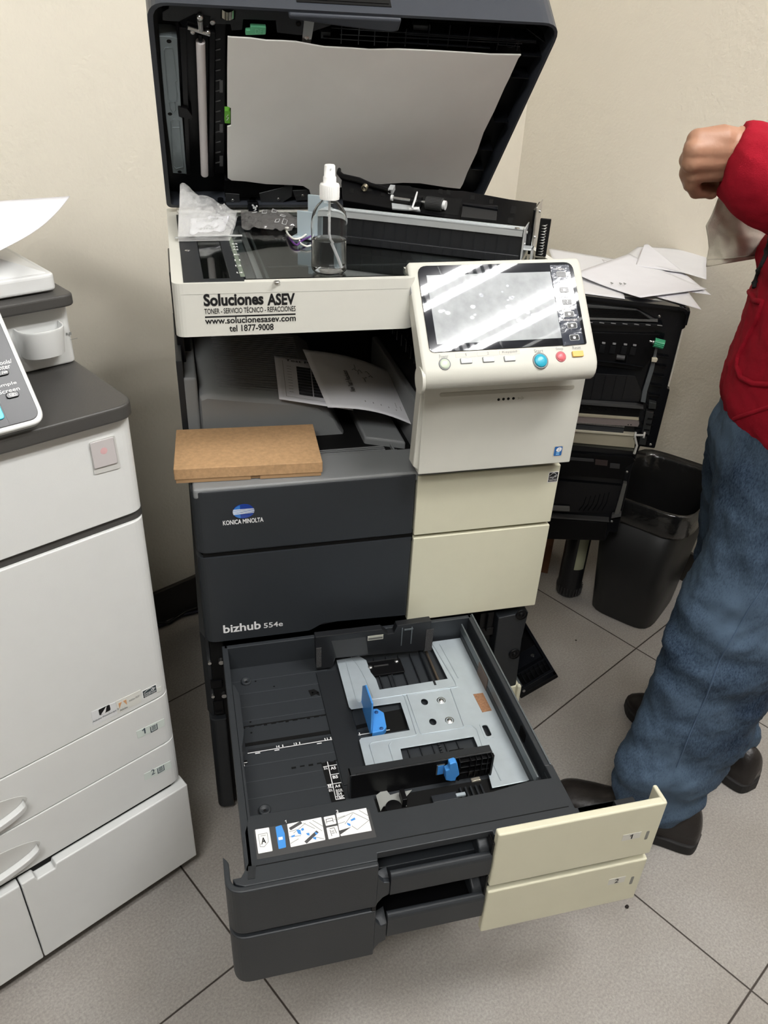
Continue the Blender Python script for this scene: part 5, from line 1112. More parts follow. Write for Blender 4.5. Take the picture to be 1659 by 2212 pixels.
mb.rings(R, True, smooth=False); obj('feeder_cover', mb, whiteb, ad, .003)
mb = MB(); mb.prism(ROOM, rpoly([(-.30, .11), (-.158, .11), (-.150, .36), (-.30, .36)], .02), 1.094, 1.112); obj('feed_guide', mb, whiteb, ad, .005)
sp_, f = sheet('paper_sheet', ROOM.p(-.34, .12, 1.105), ROOM.p(-.155, .16, 1.100), V(*onray((151, 424), 1, .20)), ROOM.p(-.34, .40, 1.19), paper, lambda s, t: .012*math.sin(math.pi*t)*s)
q_ = [V(*onray(p_, 2, z_)) for p_, z_ in (((-60, 520), 1.113), ((0, 541), 1.113), ((151, 424), 1.135), ((-90, 440), 1.14))]
bpy.data.objects.remove(sp_)
sp_, f = sheet('paper_sheet', q_[0], q_[1], q_[2], q_[3], paper, lambda s, t: -.008*math.sin(math.pi*t)*s)
tag(sp_, 'white sheet of paper curling up from the feeder of the left printer', 'paper')
# control panel of the left printer
pr_ = ROOM.p(-.2175, -.092, .958); tp_ = ROOM.p(-.2175, -.018, 1.0525); OF = Frame(pr_, E1, tp_-pr_); Hh = (tp_-pr_).length
mb = MB(); mb.prism(OF, rpoly(rect(-.26, -.001, .004, Hh+.03), [.01, .016, .01, .01], 8), -.012, 0); opn = obj('control_panel', mb, whiteb, LPR, .0025)
mb = MB(); mb.prism(OF, rpoly(rect(-.255, .0045, -.0012, Hh+.025), [.008, .012, .008, .008], 8), 0, .0012); fpn = obj('panel_face', mb, mat('panel_dark_face', (.035, .037, .042), .35), opn, .0006)
for (q1_, m_) in (((-.0, 0), 0),): pass
def lkey(px, w_, h_, name='key'):
    u, v = OF.uv(px, .002); mb = MB(); mb.prism(OF, rpoly(rect(u-w_/2, v-h_/2, u+w_/2, v+h_/2), h_*.45), .0012, .0032); k_ = obj(name, mb, blackg, fpn, .0008); return u, v, k_
u, v, k_ = lkey((27, 853), .0135, .0068)
mb = MB(); 
for dx, dy in ((-.0012, .0004), (.0012, -.0006)): mb.prism(OF, rect(u+dx-.0022, v+dy-.0014, u+dx+.0022, v+dy+.0014), .0032, .0035, [rect(u+dx-.0016, v+dy-.0009, u+dx+.0016, v+dy+.0009)])
obj('key_symbol', mb, inkw, k_)
u2, v2, k2 = lkey((5, 806), .0135, .0062); text(OF, '/', u2-.001, v2-.0015, u2+.0008, v2+.0015, inkw, k2, .0032); decal(OF, rpoly(rect(u2+.0012, v2-.0008, u2+.0052, v2+.0008), .0004), inkw, k2, .0032, 'key_symbol')
for s, bl_, tr_ in (('Simple', (-8, 841), (34, 822)), ('Screen', (-2, 853), (40, 834)), ('ools/', (0, 788), (24, 776)), ('nter', (0, 799), (21, 788))):
    a = OF.uv(bl_, .0015); b = OF.uv(tr_, .0015); text(OF, s, a[0], (a[1]+b[1])/2-.0022, b[0], (a[1]+b[1])/2+.0022, inkw, fpn, .0012, .01)
mb = MB(); a = OF.uv((-6, 888), .002); mb.prism(OF, rpoly(rect(a[0]-.02, a[1]-.010, OF.uv((5, 888), .002)[0], a[1]+.008), .004), .0012, .003); obj('start_key', mb, mat('turquoise_key', (.02, .40, .52), .3), fpn, .0008)
mb = MB(); u = OF.uv((14, 900), .002)[0]; mb.box(OF, u, u+.0006, .006, .035, .0012, .0014); obj('panel_seam', mb, mat('seam', (.07, .07, .075), .4), fpn)

# ================================================================== OPEN SIDE DOOR of the copier (transport unit)
ca, sa = .874, -.486
DF = Frame((.813, .45, 0), (ca, sa, 0), (0, 0, 1))     # u toward the free end, v up, w out of the inner face
ue = DF.uv((1493, 667))[0]; ul = -.22
DR = thing('side_door', 'black transport door swung out from the right side of the copier, papers on top', 'door', DF.p(0, .28, -.05))
tagd = DR
e1_ = DF.uv((1415, 974)); e2_ = DF.uv((1363, 1017)); e3_ = DF.uv((1334, 1157)); e4_ = DF.uv((1299, 1172))
outline = rpoly([(ul, .880), (ue-.01, .880), (ue, .868), (ue-.001, .835), (ue-.006, .832), (ue-.006, .70), (ue, .698), (ue, e1_[1]), (e2_[0]+.008, e1_[1]), (e2_[0]+.002, e2_[1]), (e3_[0], e3_[1]), (e3_[0]-.02, e3_[1]), (e3_[0]-.024, e4_[1]), (ul+.14, e4_[1]-.005), (ul+.14, .45), (ul, .45)], [0, .004, .012, .003, .002, 0, 0, .004, .002, 0, .003, 0, .003, 0, 0, 0])
mb = MB(); mb.prism(DF, outline, -.030, -.012); dshell = obj('door_shell', mb, blackg, DR, .0012)
mb = MB(); mb.prism(DF, rpoly([(ul, .60), (ue, .60), (ue, .878), (ul, .878)], 0), -.16, -.030); obj('outer_cover', mb, ivory, DR, .006)
mb = MB(); mb.box(DF, ul, ue-.022, .873, .881, -.030, .0); mb.box(DF, ue-.006, ue, .845, .874, -.03, .0); mb.box(DF, ul, ue-.012, .868, .873, -.012, -.006); mb.prism(DF, [(ue-.024, .881), (ue-.008, .877), (ue, .866), (ue-.003, .862), (ue-.012, .872), (ue-.024, .875)], -.030, .0)
obj('top_rim', mb, blackg, DR, .0006)
def dpx(pts, w0, w1, name, m, par=None, bev=.0004, r=0):
    q_ = DF.uvs(pts, w1); mb = MB(); mb.prism(DF, rpoly(q_, r) if r else q_, w0, w1); return obj(name, mb, m, par or DR, bev)
gd = dpx([(1180, 652), (1292, 660), (1374, 668), (1421, 694), (1180, 686)], -.012, -.004, 'paper_guide', mat('guide_grey', (.055, .057, .056), .4))
mb = MB()
for k in range(9):
    a = DF.uv((1200, 661+k*2.6), -.003); b = DF.uv((1380+k*3, 672+k*2.1), -.003); mb.prism(DF, [(a[0], a[1]), (b[0], b[1]), (b[0], b[1]+.0008), (a[0], a[1]+.0008)], -.004, -.002)
obj('guide_rib', mb, blackm, gd)
dpx([(1180, 684), (1421, 692), (1421, 696), (1180, 688)], -.010, .002, 'guide_edge', mat('lighter_guide_edge', (.10, .10, .095), .35), gd)  # edge strip, lighter than the guide
bar = dpx([(1180, 690), (1428, 700), (1432, 708), (1180, 697)], -.012, .004, 'cross_bar', blackg)
mb = MB()
for k in range(8):
    a = DF.uv((1245+k*25, 693+k*1.1), .004); mb.box(DF, a[0], a[0]+.010, a[1]-.002, a[1]-.0005, .004, .006)
obj('bar_glint', mb, mat('bar_glint_grey', (.22, .22, .22), .25), bar)  # glints along the bar, put in as small grey blocks
tr_ = dpx([(1180, 716), (1425, 722), (1410, 770), (1385, 800), (1180, 775)], -.012, -.006, 'roller_frame', black)
for k, x_ in enumerate((1278, 1304, 1327, 1351, 1371)):
    a = DF.uv((x_, 740+k*1.6), -.002); mb = MB(); mb.box(DF, a[0]-.0035, a[0]+.0035, a[1]-.0018, a[1]+.0018, -.006, -.002); obj('idler_roller', mb, mat('idler_grey', (.24, .24, .24), .35), tr_, .0006)
    mb = MB(); mb.box(DF, a[0]-.007, a[0]+.005, a[1]-.022, a[1]-.004, -.006, -.003); obj('idler_pocket', mb, blackg, tr_, .0004)
a = DF.uv((1341, 773), .002); mb = MB(); mb.tube([DF.p(a[0]-.009, a[1], 0), DF.p(a[0]+.008, a[1], 0)], .0055, 16); obj('small_roller', mb, mat('rubber_grey', (.05, .05, .05), .6), tr_)
mb = MB(); mb.box(DF, a[0]-.016, a[0]+.014, a[1]-.013, a[1]-.011, -.006, .004); mb.box(DF, a[0]+.012, a[0]+.014, a[1]-.013, a[1]+.008, -.006, .004); mb.box(DF, ul, a[0]+.05, a[1]-.016, a[1]-.014, -.008, -.002); obj('roller_cradle', mb, blackg, tr_, .0004)
gk = DF.uv((1413, 741), .012); mb = MB(); P0_ = DF.p(gk[0], gk[1]+.0015, .012); P1_ = DF.p(gk[0]+.020, gk[1]-.001, .012)
mb.tube([P0_, P1_], .0085, 24); kn = obj('green_knob', mb, mat('green_knob', (.05, .38, .19), .4), DR, .001)
mb = MB()
dd = (P1_-P0_).normalized(); xx_ = dd.cross(ZZ).normalized(); yy_ = dd.cross(xx_)
for k in range(16):
    t = 2*math.pi*k/16; c_ = (xx_*math.cos(t)+yy_*math.sin(t))*.0088; mb.tube([P0_+c_, P1_+c_], .0008, 5)
obj('knob_grip', mb, kn.data.materials[0], kn)
mb = MB(); mb.tube([P0_-dd*.001, P0_-dd*.010], .0022, 10); mb.sphere(P0_-dd*.0025+V(0, -.001, 0), .0042, 12); obj('knob_shaft', mb, steel, kn)
arm = dpx([(1417, 745), (1421, 748), (1417, 775), (1412, 800), (1398, 845), (1394, 870), (1384, 868), (1388, 845), (1402, 800), (1411, 770), (1414, 757)], -.004, .006, 'lever_arm', mat('arm_grey', (.10, .11, .115), .4))
dpx([(1408, 774), (1418, 774), (1421, 777), (1418, 783), (1407, 782)], .006, .014, 'cream_tip', mat('tip_cream', (.62, .57, .44), .4), arm, .001)
mb = MB()
for i in range(11):
    y_ = 768+i*21; xr = 1468-(y_-768)*.235; a = DF.uv((xr-48, y_+1), -.004); b = DF.uv((xr-22, y_-1), -.004)
    mb.box(DF, a[0], b[0], a[1]-.0008, a[1]+.0008, -.012, -.003)
for x_ in (1448, ): 
    pass
obj('frame_rib', mb, black, dshell, .0003)
for pts in ([(1402, 868), (1418, 872), (1416, 884), (1400, 883)], [(1396, 888), (1412, 892), (1402, 940), (1386, 936)], [(1384, 940), (1398, 943), (1394, 962), (1380, 960)]):
    dpx(pts, -.012, .004, 'hinge_link', mat('link_black', (.028, .03, .03), .35), DR, .001)
mb = MB()
for k in range(4): a = DF.uv((1411-k*4, 905+k*12), .004); mb.box(DF, a[0]-.012, a[0], a[1]-.001, a[1]+.001, .004, .007)
obj('link_rib', mb, black, DR)
rec = dpx([(1180, 800), (1372, 812), (1388, 850), (1380, 868), (1180, 858)], -.016, -.0118, 'transfer_recess', mat('belt_black', (.012, .012, .013), .2))
mb = MB()
for k in range(5): a = DF.uv((1262+k*23, 812), -.0115); mb.box(DF, a[0], a[0]+.0008, a[1]-.055, a[1], -.0118, -.0105)
obj('recess_streak', mb, blackg, rec)
dpx([(1180, 864), (1375, 876), (1390, 880), (1390, 884), (1180, 868)], -.012, .004, 'duct_edge', mat('shiny_edge', (.06, .06, .06), .2))
pm = dpx([(1180, 868), (1384, 884), (1378, 906), (1180, 892)], -.012, -.004, 'corona_plate', black)
mb = MB()
for k in range(6):
    a = DF.uv((1238+k*18, 880+k*1.0), -.003); mb.lathe(Frame(DF.p(a[0], a[1], -.004), DF.x, DF.y), [(.0030, 0), (.0030, .0014), (.0004, .0014)], 12)
obj('plate_hole', mb, blackm, pm)
rail = dpx([(1180, 893), (1378, 907), (1381, 916), (1378, 922), (1180, 908)], -.012, .001, 'metal_rail', mat('pinkish_metal', (.36, .31, .30), .35, metal=.6))
dpx([(1180, 890), (1380, 904), (1380, 908), (1180, 895)], -.012, .003, 'rail_edge', mat('rail_cream', (.42, .38, .28), .4), rail)
mb = MB()
a0_ = DF.uv((1238, 911), .001); b0_ = DF.uv((1350, 921), .001)
for k in range(46):
    t = k/46; u = a0_[0]+(b0_[0]-a0_[0])*t; v = a0_[1]+(b0_[1]-a0_[1])*t; mb.box(DF, u, u+.0012, v-.003, v+.0005, .001, .002)
obj('rail_teeth', mb, steel, rail)
mb = MB()
for x_ in (1357, 1363): a = DF.uv((x_, 917.5), .001); mb.lathe(Frame(DF.p(a[0], a[1], .001), DF.x, DF.y), [(.0014, 0), (.0014, .0003), (.0002, .0003)], 10)
obj('rail_hole', mb, blackm, rail)
rl_ = dpx([(1180, 912), (1348, 926), (1346, 938), (1180, 924)], -.012, -.002, 'dark_roller', mat('roller_slate', (.035, .038, .042), .5))
cr = dpx([(1180, 927), (1240, 931), (1374, 942), (1370, 968), (1234, 956), (1180, 950)], -.014, .000, 'cream_channel', mat('channel_cream', (.46, .42, .31), .45))
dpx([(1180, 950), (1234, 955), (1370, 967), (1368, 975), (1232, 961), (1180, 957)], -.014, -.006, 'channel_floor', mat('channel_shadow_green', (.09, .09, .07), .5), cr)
dpx([(1180, 925), (1240, 929.5), (1374, 940), (1374, 943), (1240, 933), (1180, 928)], -.012, .004, 'channel_lip', mat('lip_cream', (.60, .56, .44), .4), cr)
mb = MB()
a = DF.uv((1372, 940), .006); b = DF.uv((1391, 940), .006)
for q_ in (a, b): mb.tube([DF.p(q_[0]-.002, q_[1], .006), DF.p(q_[0]+.002, q_[1], .006)], .0075, 16)
mb.tube([DF.p(a[0], a[1], .006), DF.p(b[0], b[1], .006)], .0025, 10)
mb.tube([DF.p(a[0], a[1]-.004, .006), DF.p(*DF.uv((1376, 962), .006), .006), DF.p(*DF.uv((1370, 980), .006), .006)], [.003, .0025, .003], 8)
obj('white_latch', mb, mat('latch_white', (.62, .62, .58), .35), DR)
for q_ in ((1405, 960), (1354, 1019), (1321, 1126), (1226, 1065), (1391, 647+8), (1424, 683)):
    wv = -.012; a = DF.uv(q_, wv); mb = MB(); mb.lathe(Frame(DF.p(a[0], a[1], wv), DF.x, DF.y), [(.0032, 0), (.0032, .001), (.0016, .002), (.0003, .0022)], 12); obj('screw', mb, steel, dshell)
lo = dpx([(1170, 975), (1366, 988), (1372, 996), (1352, 1010), (1348, 1036), (1165, 1022)], -.012, -.004, 'lower_guide', black)
dpx([(1286, 993), (1313, 996), (1312, 1007), (1285, 1004)], -.004, .000, 'brown_key', mat('brown_key', (.045, .03, .028), .35), lo, .0006); dpx([(1318, 1001), (1339, 1003), (1338, 1013), (1317, 1011)], -.004, .000, 'grey_key', mat('grey_key', (.045, .045, .047), .35), lo, .0006)
dpx([(1200, 986), (1283, 992), (1283, 998), (1200, 992)], -.004, -.001, 'guide_bar', mat('bar_dark', (.05, .05, .052), .35), lo)
lo2 = dpx([(1160, 1034), (1348, 1050), (1343, 1080), (1325, 1110), (1155, 1104)], -.012, -.006, 'lower_duct', blackg)
mb = MB()
for k in range(6):
    P_ = [DF.p(*DF.uv(q_, -.003), -.003) for q_ in ((1316-k*10, 1066+k*2), (1310-k*10, 1088+k), (1300-k*10, 1104))]; mb.tube(P_, .0008, 6)
obj('duct_rib', mb, blackg, lo2)
dpx([(1190, 1094), (1230, 1096), (1230, 1105), (1190, 1103)], -.006, .002, 'grey_stub', mat('stub_grey', (.16, .16, .15), .4), lo2, .001)
sl_ = dpx([(1346, 1044), (1354, 1046), (1340, 1104), (1332, 1116), (1326, 1114), (1336, 1080)], -.012, .003, 'steel_link', mat('link_steel', (.20, .20, .19), .35, metal=.7))
dpx([(1322, 1112), (1342, 1110), (1341, 1116), (1320, 1120)], -.010, .005, 'link_foot', mat('foot_grey', (.08, .08, .08), .4), sl_)
dpx([(1150, 1113), (1315, 1125), (1316, 1128), (1150, 1117)], -.012, .006, 'bottom_edge', mat('shiny_edge', (.06, .06, .06), .2))
bt_ = dpx([(1150, 1118), (1312, 1129), (1306, 1168), (1150, 1164)], -.03, .004, 'bottom_cover', black, DR, .002)

# ---- papers lying on top of the door
PZ = .8815
def psheet(pxs, zs, label, m=paper, bend=None):
    q_ = [V(*onray(p_, 2, z_)) for p_, z_ in zip(pxs, zs)]
    o_, f_ = sheet('paper_sheet', q_[0], q_[1], q_[2], q_[3], m, bend); tag(o_, label, 'paper', 'loose sheets on top of the open side door'); return o_, f_
psheet([(1215, 628), (1350, 646), (1330, 560), (1185, 536)], [PZ+.0003]*4, 'loose white sheet at the left of the pile, half hidden by the control panel', paper2)
psheet([(1515, 669), (1350, 622), (1300, 560), (1465, 602)], [PZ+.0015, PZ+.001, PZ+.001, PZ+.001], 'lowest loose sheet, its corner hanging down past the right end of the open door', paper)
psheet([(1340, 560), (1526, 604), (1526, 548), (1378, 533)], [PZ+.0035, PZ+.006, PZ+.006, PZ+.005], 'loose white sheet furthest back and right, nearest the wall', paper2, lambda s, t: .004*math.sin(math.pi*s))
psheet([(1395, 618), (1536, 637), (1472, 585), (1345, 575)], [PZ+.003, PZ+.003, PZ+.0035, PZ+.003], 'loose sheet whose pointed right corner sticks out under the top sheet', paper)
o_, f_ = psheet([(1240, 590), (1383, 643), (1527, 624), (1359, 548)], [PZ+.010, PZ+.006, PZ+.008, PZ+.010], 'top loose sheet on the open door, carrying three small dark marks', paper, lambda s, t: -.003*math.sin(math.pi*s))
mb = MB()
for q_, k in (((1321, 612), 0), ((1340, 613), 1), ((1349, 613), 2)):
    c_ = V(*onray(q_, 2, PZ+.0098)); mb.tube([c_+V(-.003, -.006, 0), c_+V(.001, .006, .0003), c_+V(.003, -.001, .0003), c_+V(-.001, -.005, .0003)], .0007, 5)
obj('sheet_marks', mb, inkg, o_)
psheet([(1372, 574), (1480, 590), (1399, 527), (1392, 528)], [PZ+.007, PZ+.0075, PZ+.018, PZ+.016], 'loose sheet with a narrow tip pointing up to the wall', paper)

# ================================================================== WASTE BIN
bu = V(.77, .63, 0).normalized(); bv = V(-bu.y, bu.x, 0)
BC = V(1.166, .470, 0); BNF = Frame((1.166, .470, 0), bu, bv)
bin_ = thing('waste_bin', 'black rectangular waste bin lined with a black bag, by the wall at right', 'bin', BC)
def serect(hu, hv, z, e=5.0, n=48, wob=0, seed=0, off=(0, 0)):
    P_ = []
    for k in range(n):
        t = 2*math.pi*k/n; c_, s_ = math.cos(t), math.sin(t)
        r_ = (abs(c_)**e+abs(s_)**e)**(-1/e)
        w_ = 1+wob*noise.noise(V(math.cos(t)*3+seed, math.sin(t)*3, z*20))
        P_.append(BNF.p(hu*r_*c_*w_+off[0], hv*r_*s_*w_+off[1], z+wob*.25*noise.noise(V(math.cos(t)*4, math.sin(t)*4, seed))))
    return P_
bm_ = mat('bin_plastic', (.012, .012, .012), .42, bump=.06, bscale=500); lin = mat('bin_liner', (.012, .012, .012), .20, bump=.9, bscale=35, spec=.9)
mb = MB(); mb.rings([serect(.112, .084, .0), serect(.116, .088, .006), serect(.150, .116, .375), serect(.146, .112, .375), serect(.112, .084, .02)], True); obj('bin_body', mb, bm_, bin_)
mb = MB(); R = [serect(.149, .116, .318, wob=.012, seed=3), serect(.154, .120, .322, wob=.015, seed=5), serect(.1555, .1215, .34, wob=.010, seed=6), serect(.157, .123, .36, wob=.008, seed=7), serect(.158, .124, .384, wob=.004, seed=8), serect(.153, .119, .389, wob=.004, seed=9), serect(.143, .109, .37, wob=.006, seed=2), serect(.132, .098, .26, wob=.03, seed=1), serect(.11, .08, .04, wob=.05, seed=4)]
mb.rings(R, False); obj('bin_liner', mb, lin, bin_)
# ================================================================== things on the floor behind
tb = thing('toner_bottle', 'dark cylindrical bottle with a pale strip label standing under the open side door', 'bottle', onray((1228, 1288), 2, 0))
c0 = onray((1226, 1278), 2, 0); FTb = Frame((c0.x, c0.y, 0))
mb = MB(); mb.lathe(FTb, [(.0004, .0), (.028, .0), (.034, .008), (.036, .03), (.033, .045), (.033, .225), (.030, .235), (.0004, .235)], 32); obj('bottle_body', mb, mat('bottle_dark', (.012, .012, .013), .3), tb)
mb = MB()
for k in range(12):
    t = math.radians(195+k*14); mb.tube([FTb.p(.0355*math.cos(t), .0355*math.sin(t), .008), FTb.p(.0365*math.cos(t), .0365*math.sin(t), .034)], .0012, 6)
obj('base_rib', mb, mat('rib_smoke', (.06, .06, .06), .15), tb)
mb = MB(); mb.grid(lambda s, t: FTb.p(.0336*math.cos(math.radians(245+50*s)), .0336*math.sin(math.radians(245+50*s)), .10+.125*t), 10, 2); lb2 = obj('strip_label', mb, mat('strip_label', (.40, .41, .28), .5), tb)
cbx = thing('cardboard_box', 'worn brown cardboard box on the floor behind the copier post', 'box', onray((1190, 1215), 2, .08))
c1_ = onray((1195, 1262), 2, 0); mb = MB(); fb_ = Frame((c1_.x-.03, c1_.y+.07, 0), (.874, -.486, 0)); mb.box(fb_, -.10, .04, .0, .12, 0, .16); mb.box(fb_, -.10, .04, -.003, .0, .10, .16); obj('box_body', mb, mat('worn_cardboard', (.22, .10, .05), .8, var=.2, vscale=20), cbx, .003)
# cable loops by the baseboard between the two printers
cl_ = thing('floor_cable', 'dark cable loops lying along the baseboard between the two printers', 'cable', onray((395, 1325), 2, .0))
for n_, pts in enumerate(([(300, 1352), (352, 1336), (385, 1322), (432, 1311), (470, 1306)], [(300, 1368), (358, 1347), (395, 1328), (432, 1320), (470, 1318)], [(320, 1345), (365, 1345), (400, 1322), (440, 1308)])):
    P_ = [V(*onray(p_, 2, .005+n_*.003)) for p_ in pts]; P2 = []
    for i in range(len(P_)-1):
        for k in range(5): P2.append(P_[i].lerp(P_[i+1], k/5)+V(0, 0, .0))
    P2.append(P_[-1]); mb = MB(); mb.tube(P2, .0042, 8); obj('cord', mb, mat('navy_cable' if n_ == 1 else 'black_cable', (.006, .006, .02) if n_ == 1 else (.006, .006, .006), .4), cl_)
for k, (q_, r_) in enumerate((((1354, 1960), .0035), ((1244, 1384), .0022))):
    c_ = V(*onray(q_, 2, .0)); mb = MB(); mb.sphere(c_+V(0, 0, r_*.7), r_, 8, r_*.7)
    for i in range(len(mb.v)): mb.v[i] += V(.4*r_*noise.noise(mb.v[i]*300), .4*r_*noise.noise(mb.v[i]*300+V(9, 0, 0)), 0)
    tag(obj('crumb', mb, mat('crumb', (.012, .008, .006), .8)), 'dark crumb on the tiles in front of the pulled out drawers' if k == 0 else 'tiny dark crumb on the tiles between the copier and the waste bin', 'debris')
# ================================================================== PERSON standing at the right edge
PF = V(-.84, .54, 0).normalized(); PS = V(.54, .84, 0).normalized()     # facing direction, and toward the far side
PC = V(.95, -.09, 0)
person = thing('person', 'person in red hooded sweatshirt, blue jeans and black shoes, holding a cloth', 'person', PC)
def py(px, y): return V(*onray(px, 1, y))
def pa(px, y): return V(*onray(px, 1, y+.125))
def denim():
    m = bpy.data.materials.new('denim'); m.use_nodes = True; nt = m.node_tree; N = nt.nodes; L_ = nt.links; b = N['Principled BSDF']; tc = N.new('ShaderNodeTexCoord')
    n1 = N.new('ShaderNodeTexNoise'); n1.inputs['Scale'].default_value = 420; n1.inputs['Detail'].default_value = 4; n1.inputs['Roughness'].default_value = .75
    mp = N.new('ShaderNodeMapping'); mp.inputs['Scale'].default_value = (1, 1, .35); L_.new(tc.outputs['Object'], mp.inputs[0]); L_.new(mp.outputs[0], n1.inputs['Vector'])
    n2 = N.new('ShaderNodeTexNoise'); n2.inputs['Scale'].default_value = 6; n2.inputs['Detail'].default_value = 5; L_.new(tc.outputs['Object'], n2.inputs['Vector'])
    ad = N.new('ShaderNodeMath'); ad.operation = 'MULTIPLY_ADD'; ad.inputs[1].default_value = .75; L_.new(n1.outputs['Fac'], ad.inputs[0]); L_.new(n2.outputs['Fac'], ad.inputs[2])
    r = N.new('ShaderNodeValToRGB'); r.color_ramp.elements[0].position = .62; r.color_ramp.elements[0].color = (.005, .013, .033, 1); r.color_ramp.elements[1].position = 1.0; r.color_ramp.elements[1].color = (.075, .115, .17, 1)
    L_.new(ad.outputs[0], r.inputs['Fac']); L_.new(r.outputs['Color'], b.inputs['Base Color']); b.inputs['Roughness'].default_value = .85; b.inputs['Specular IOR Level'].default_value = .2
    bp = N.new('ShaderNodeBump'); bp.inputs['Strength'].default_value = .35; bp.inputs['Distance'].default_value = .001; L_.new(n1.outputs['Fac'], bp.inputs['Height']); L_.new(bp.outputs['Normal'], b.inputs['Normal']); return m
jm = denim(); rm = mat('red_fleece', (.30, .006, .018), .9, spec=.2, bump=.35, bscale=700, var=.06, vscale=25)
skin = mat('skin', (.36, .19, .12), .5, bump=.12, bscale=220, var=.05, vscale=25)
def ring(c, ax, ay, ra, rb, n=40, f=None):
    out = []
    for k in range(n):
        t = 2*math.pi*k/n; g = f(t) if f else 1
        out.append(c+ax*math.cos(t)*ra*g+ay*math.sin(t)*rb*g)
    return out
def interp(rows, n):
    out = []
    for i in range(len(rows)-1):
        for k in range(n):
            t = k/n; a, b, c, d = rows[max(i-1, 0)], rows[i], rows[i+1], rows[min(i+2, len(rows)-1)]
            out.append([.5*((2*b[j])+(c[j]-a[j])*t+(2*a[j]-5*b[j]+4*c[j]-d[j])*t*t+(3*b[j]-a[j]-3*c[j]+d[j])*t**3) for j in range(len(b))])
    out.append(list(rows[-1])); return out
def leg_rings(rows, seed, folds):
    """rows: (x, y, z, half width across, half depth)"""
    R = []
    for x, y, z, a, b in interp(rows, 9):
        def f(t, z=z):
            w_ = 1+.05*noise.noise(V(math.cos(t)*1.3+seed, math.sin(t)*1.3, z*7))
            fo = max(0, 1-z/.40)**1.3
            w_ += folds*fo*(math.sin(z*75+1.6*math.sin(t+seed)+2.5*noise.noise(V(math.cos(t), math.sin(t), z*4+seed)))*.105)
            w_ += .035*math.exp(-((z-.46)/.10)**2)*math.sin(z*85+2*t)*1.3
            return w_
        R.append(ring(V(x, y, z), V(1, .0, 0), V(0, 1, 0), a, b, 44, f))
    return R
def fromrow(pl_, pr2, pyy, yd, dep):
    a, b = py((pl_, pyy), yd), py((pr2, pyy), yd); return ((a.x+b.x)/2, yd, (a.z+b.z)/2, (b.x-a.x)/2, dep)
rows = [fromrow(1610, 1790, 930, -.13, .085), fromrow(1576, 1795, 1000, -.14, .09), fromrow(1562, 1790, 1090, -.15, .095), fromrow(1536, 1770, 1200, -.16, .09), fromrow(1482, 1735, 1310, -.17, .085), fromrow(1448, 1700, 1400, -.18, .08), fromrow(1424, 1668, 1470, -.185, .075), fromrow(1382, 1612, 1560, -.19, .07), fromrow(1344, 1560, 1640, -.195, .068), fromrow(1334, 1512, 1700, -.195, .062), fromrow(1338, 1494, 1742, -.2, .058)]
near = leg_rings(rows, 2.0, 1.0)
far = leg_rings([(1.00, -.02, .86, .115, .11), (1.01, .0, .70, .105, .10), (1.03, .01, .55, .09, .09), (1.045, .0, .42, .078, .08), (1.05, -.03, .28, .072, .078), (1.055, -.06, .16, .070, .078), (1.06, -.075, .075, .066, .078)], 7.0, 1.0)
mb = MB(); mb.rings(near, True); mb.rings(far, True)
pelvis = [ring(V(PC.x, PC.y, z), -PF, PS, a, b, 40) for z, a, b in ((.66, .06, .11), (.72, .10, .155), (.80, .12, .17), (.86, .11, .16))]
mb.rings(pelvis, True)
jeans = obj('jeans', mb, jm, person)
def remesh(o, vs, sm=4, dis=None):
    d = o.modifiers.new('remesh', 'REMESH'); d.mode = 'VOXEL'; d.voxel_size = vs; d.use_smooth_shade = True
    d = o.modifiers.new('smooth', 'SMOOTH'); d.iterations = sm; d.factor = .5
    if dis:
        for i, (strength, scale) in enumerate(dis):
            t = bpy.data.textures.new(o.name+'_wrinkle', 'CLOUDS'); t.noise_scale = scale
            e = o.modifiers.new('wrinkle', 'DISPLACE'); e.texture = t; e.strength = strength; e.texture_coords = 'LOCAL'; e.mid_level = .5
remesh(jeans, .0065, 3, [(.018, .06), (.006, .02)])
# hooded sweatshirt
YB = -.014
def torso(pxl, pyy, a, b, fr_=1.0):
    p_ = py((pxl, pyy), YB); c_ = V(p_.x, p_.y, p_.z)-PF*a; return (c_.x, c_.y, p_.z, a, b)
trows = [torso(1604, 952, .125, .175), torso(1600, 935, .13, .18), torso(1598, 918, .133, .185), torso(1575, 905, .145, .20), torso(1560, 872, .155, .205), torso(1557, 832, .155, .205), torso(1566, 800, .15, .205), torso(1590, 730, .145, .205), torso(1612, 660, .14, .205), torso(1634, 590, .14, .205), torso(1655, 520, .14, .21), (1.06, -.11, 1.22, .135, .21), (1.13, -.10, 1.34, .12, .21), (1.15, -.10, 1.42, .10, .17), (1.15, -.10, 1.47, .075, .09)]
R = []
for x, y, z, a, b in interp(trows, 6):
    def f(t, z=z): return 1+.018*noise.noise(V(math.cos(t)*1.5, math.sin(t)*1.5+4, z*6))
    R.append(ring(V(x, y, z), -PF, PS, a, b, 56, f))
mb = MB(); mb.rings(R, True)
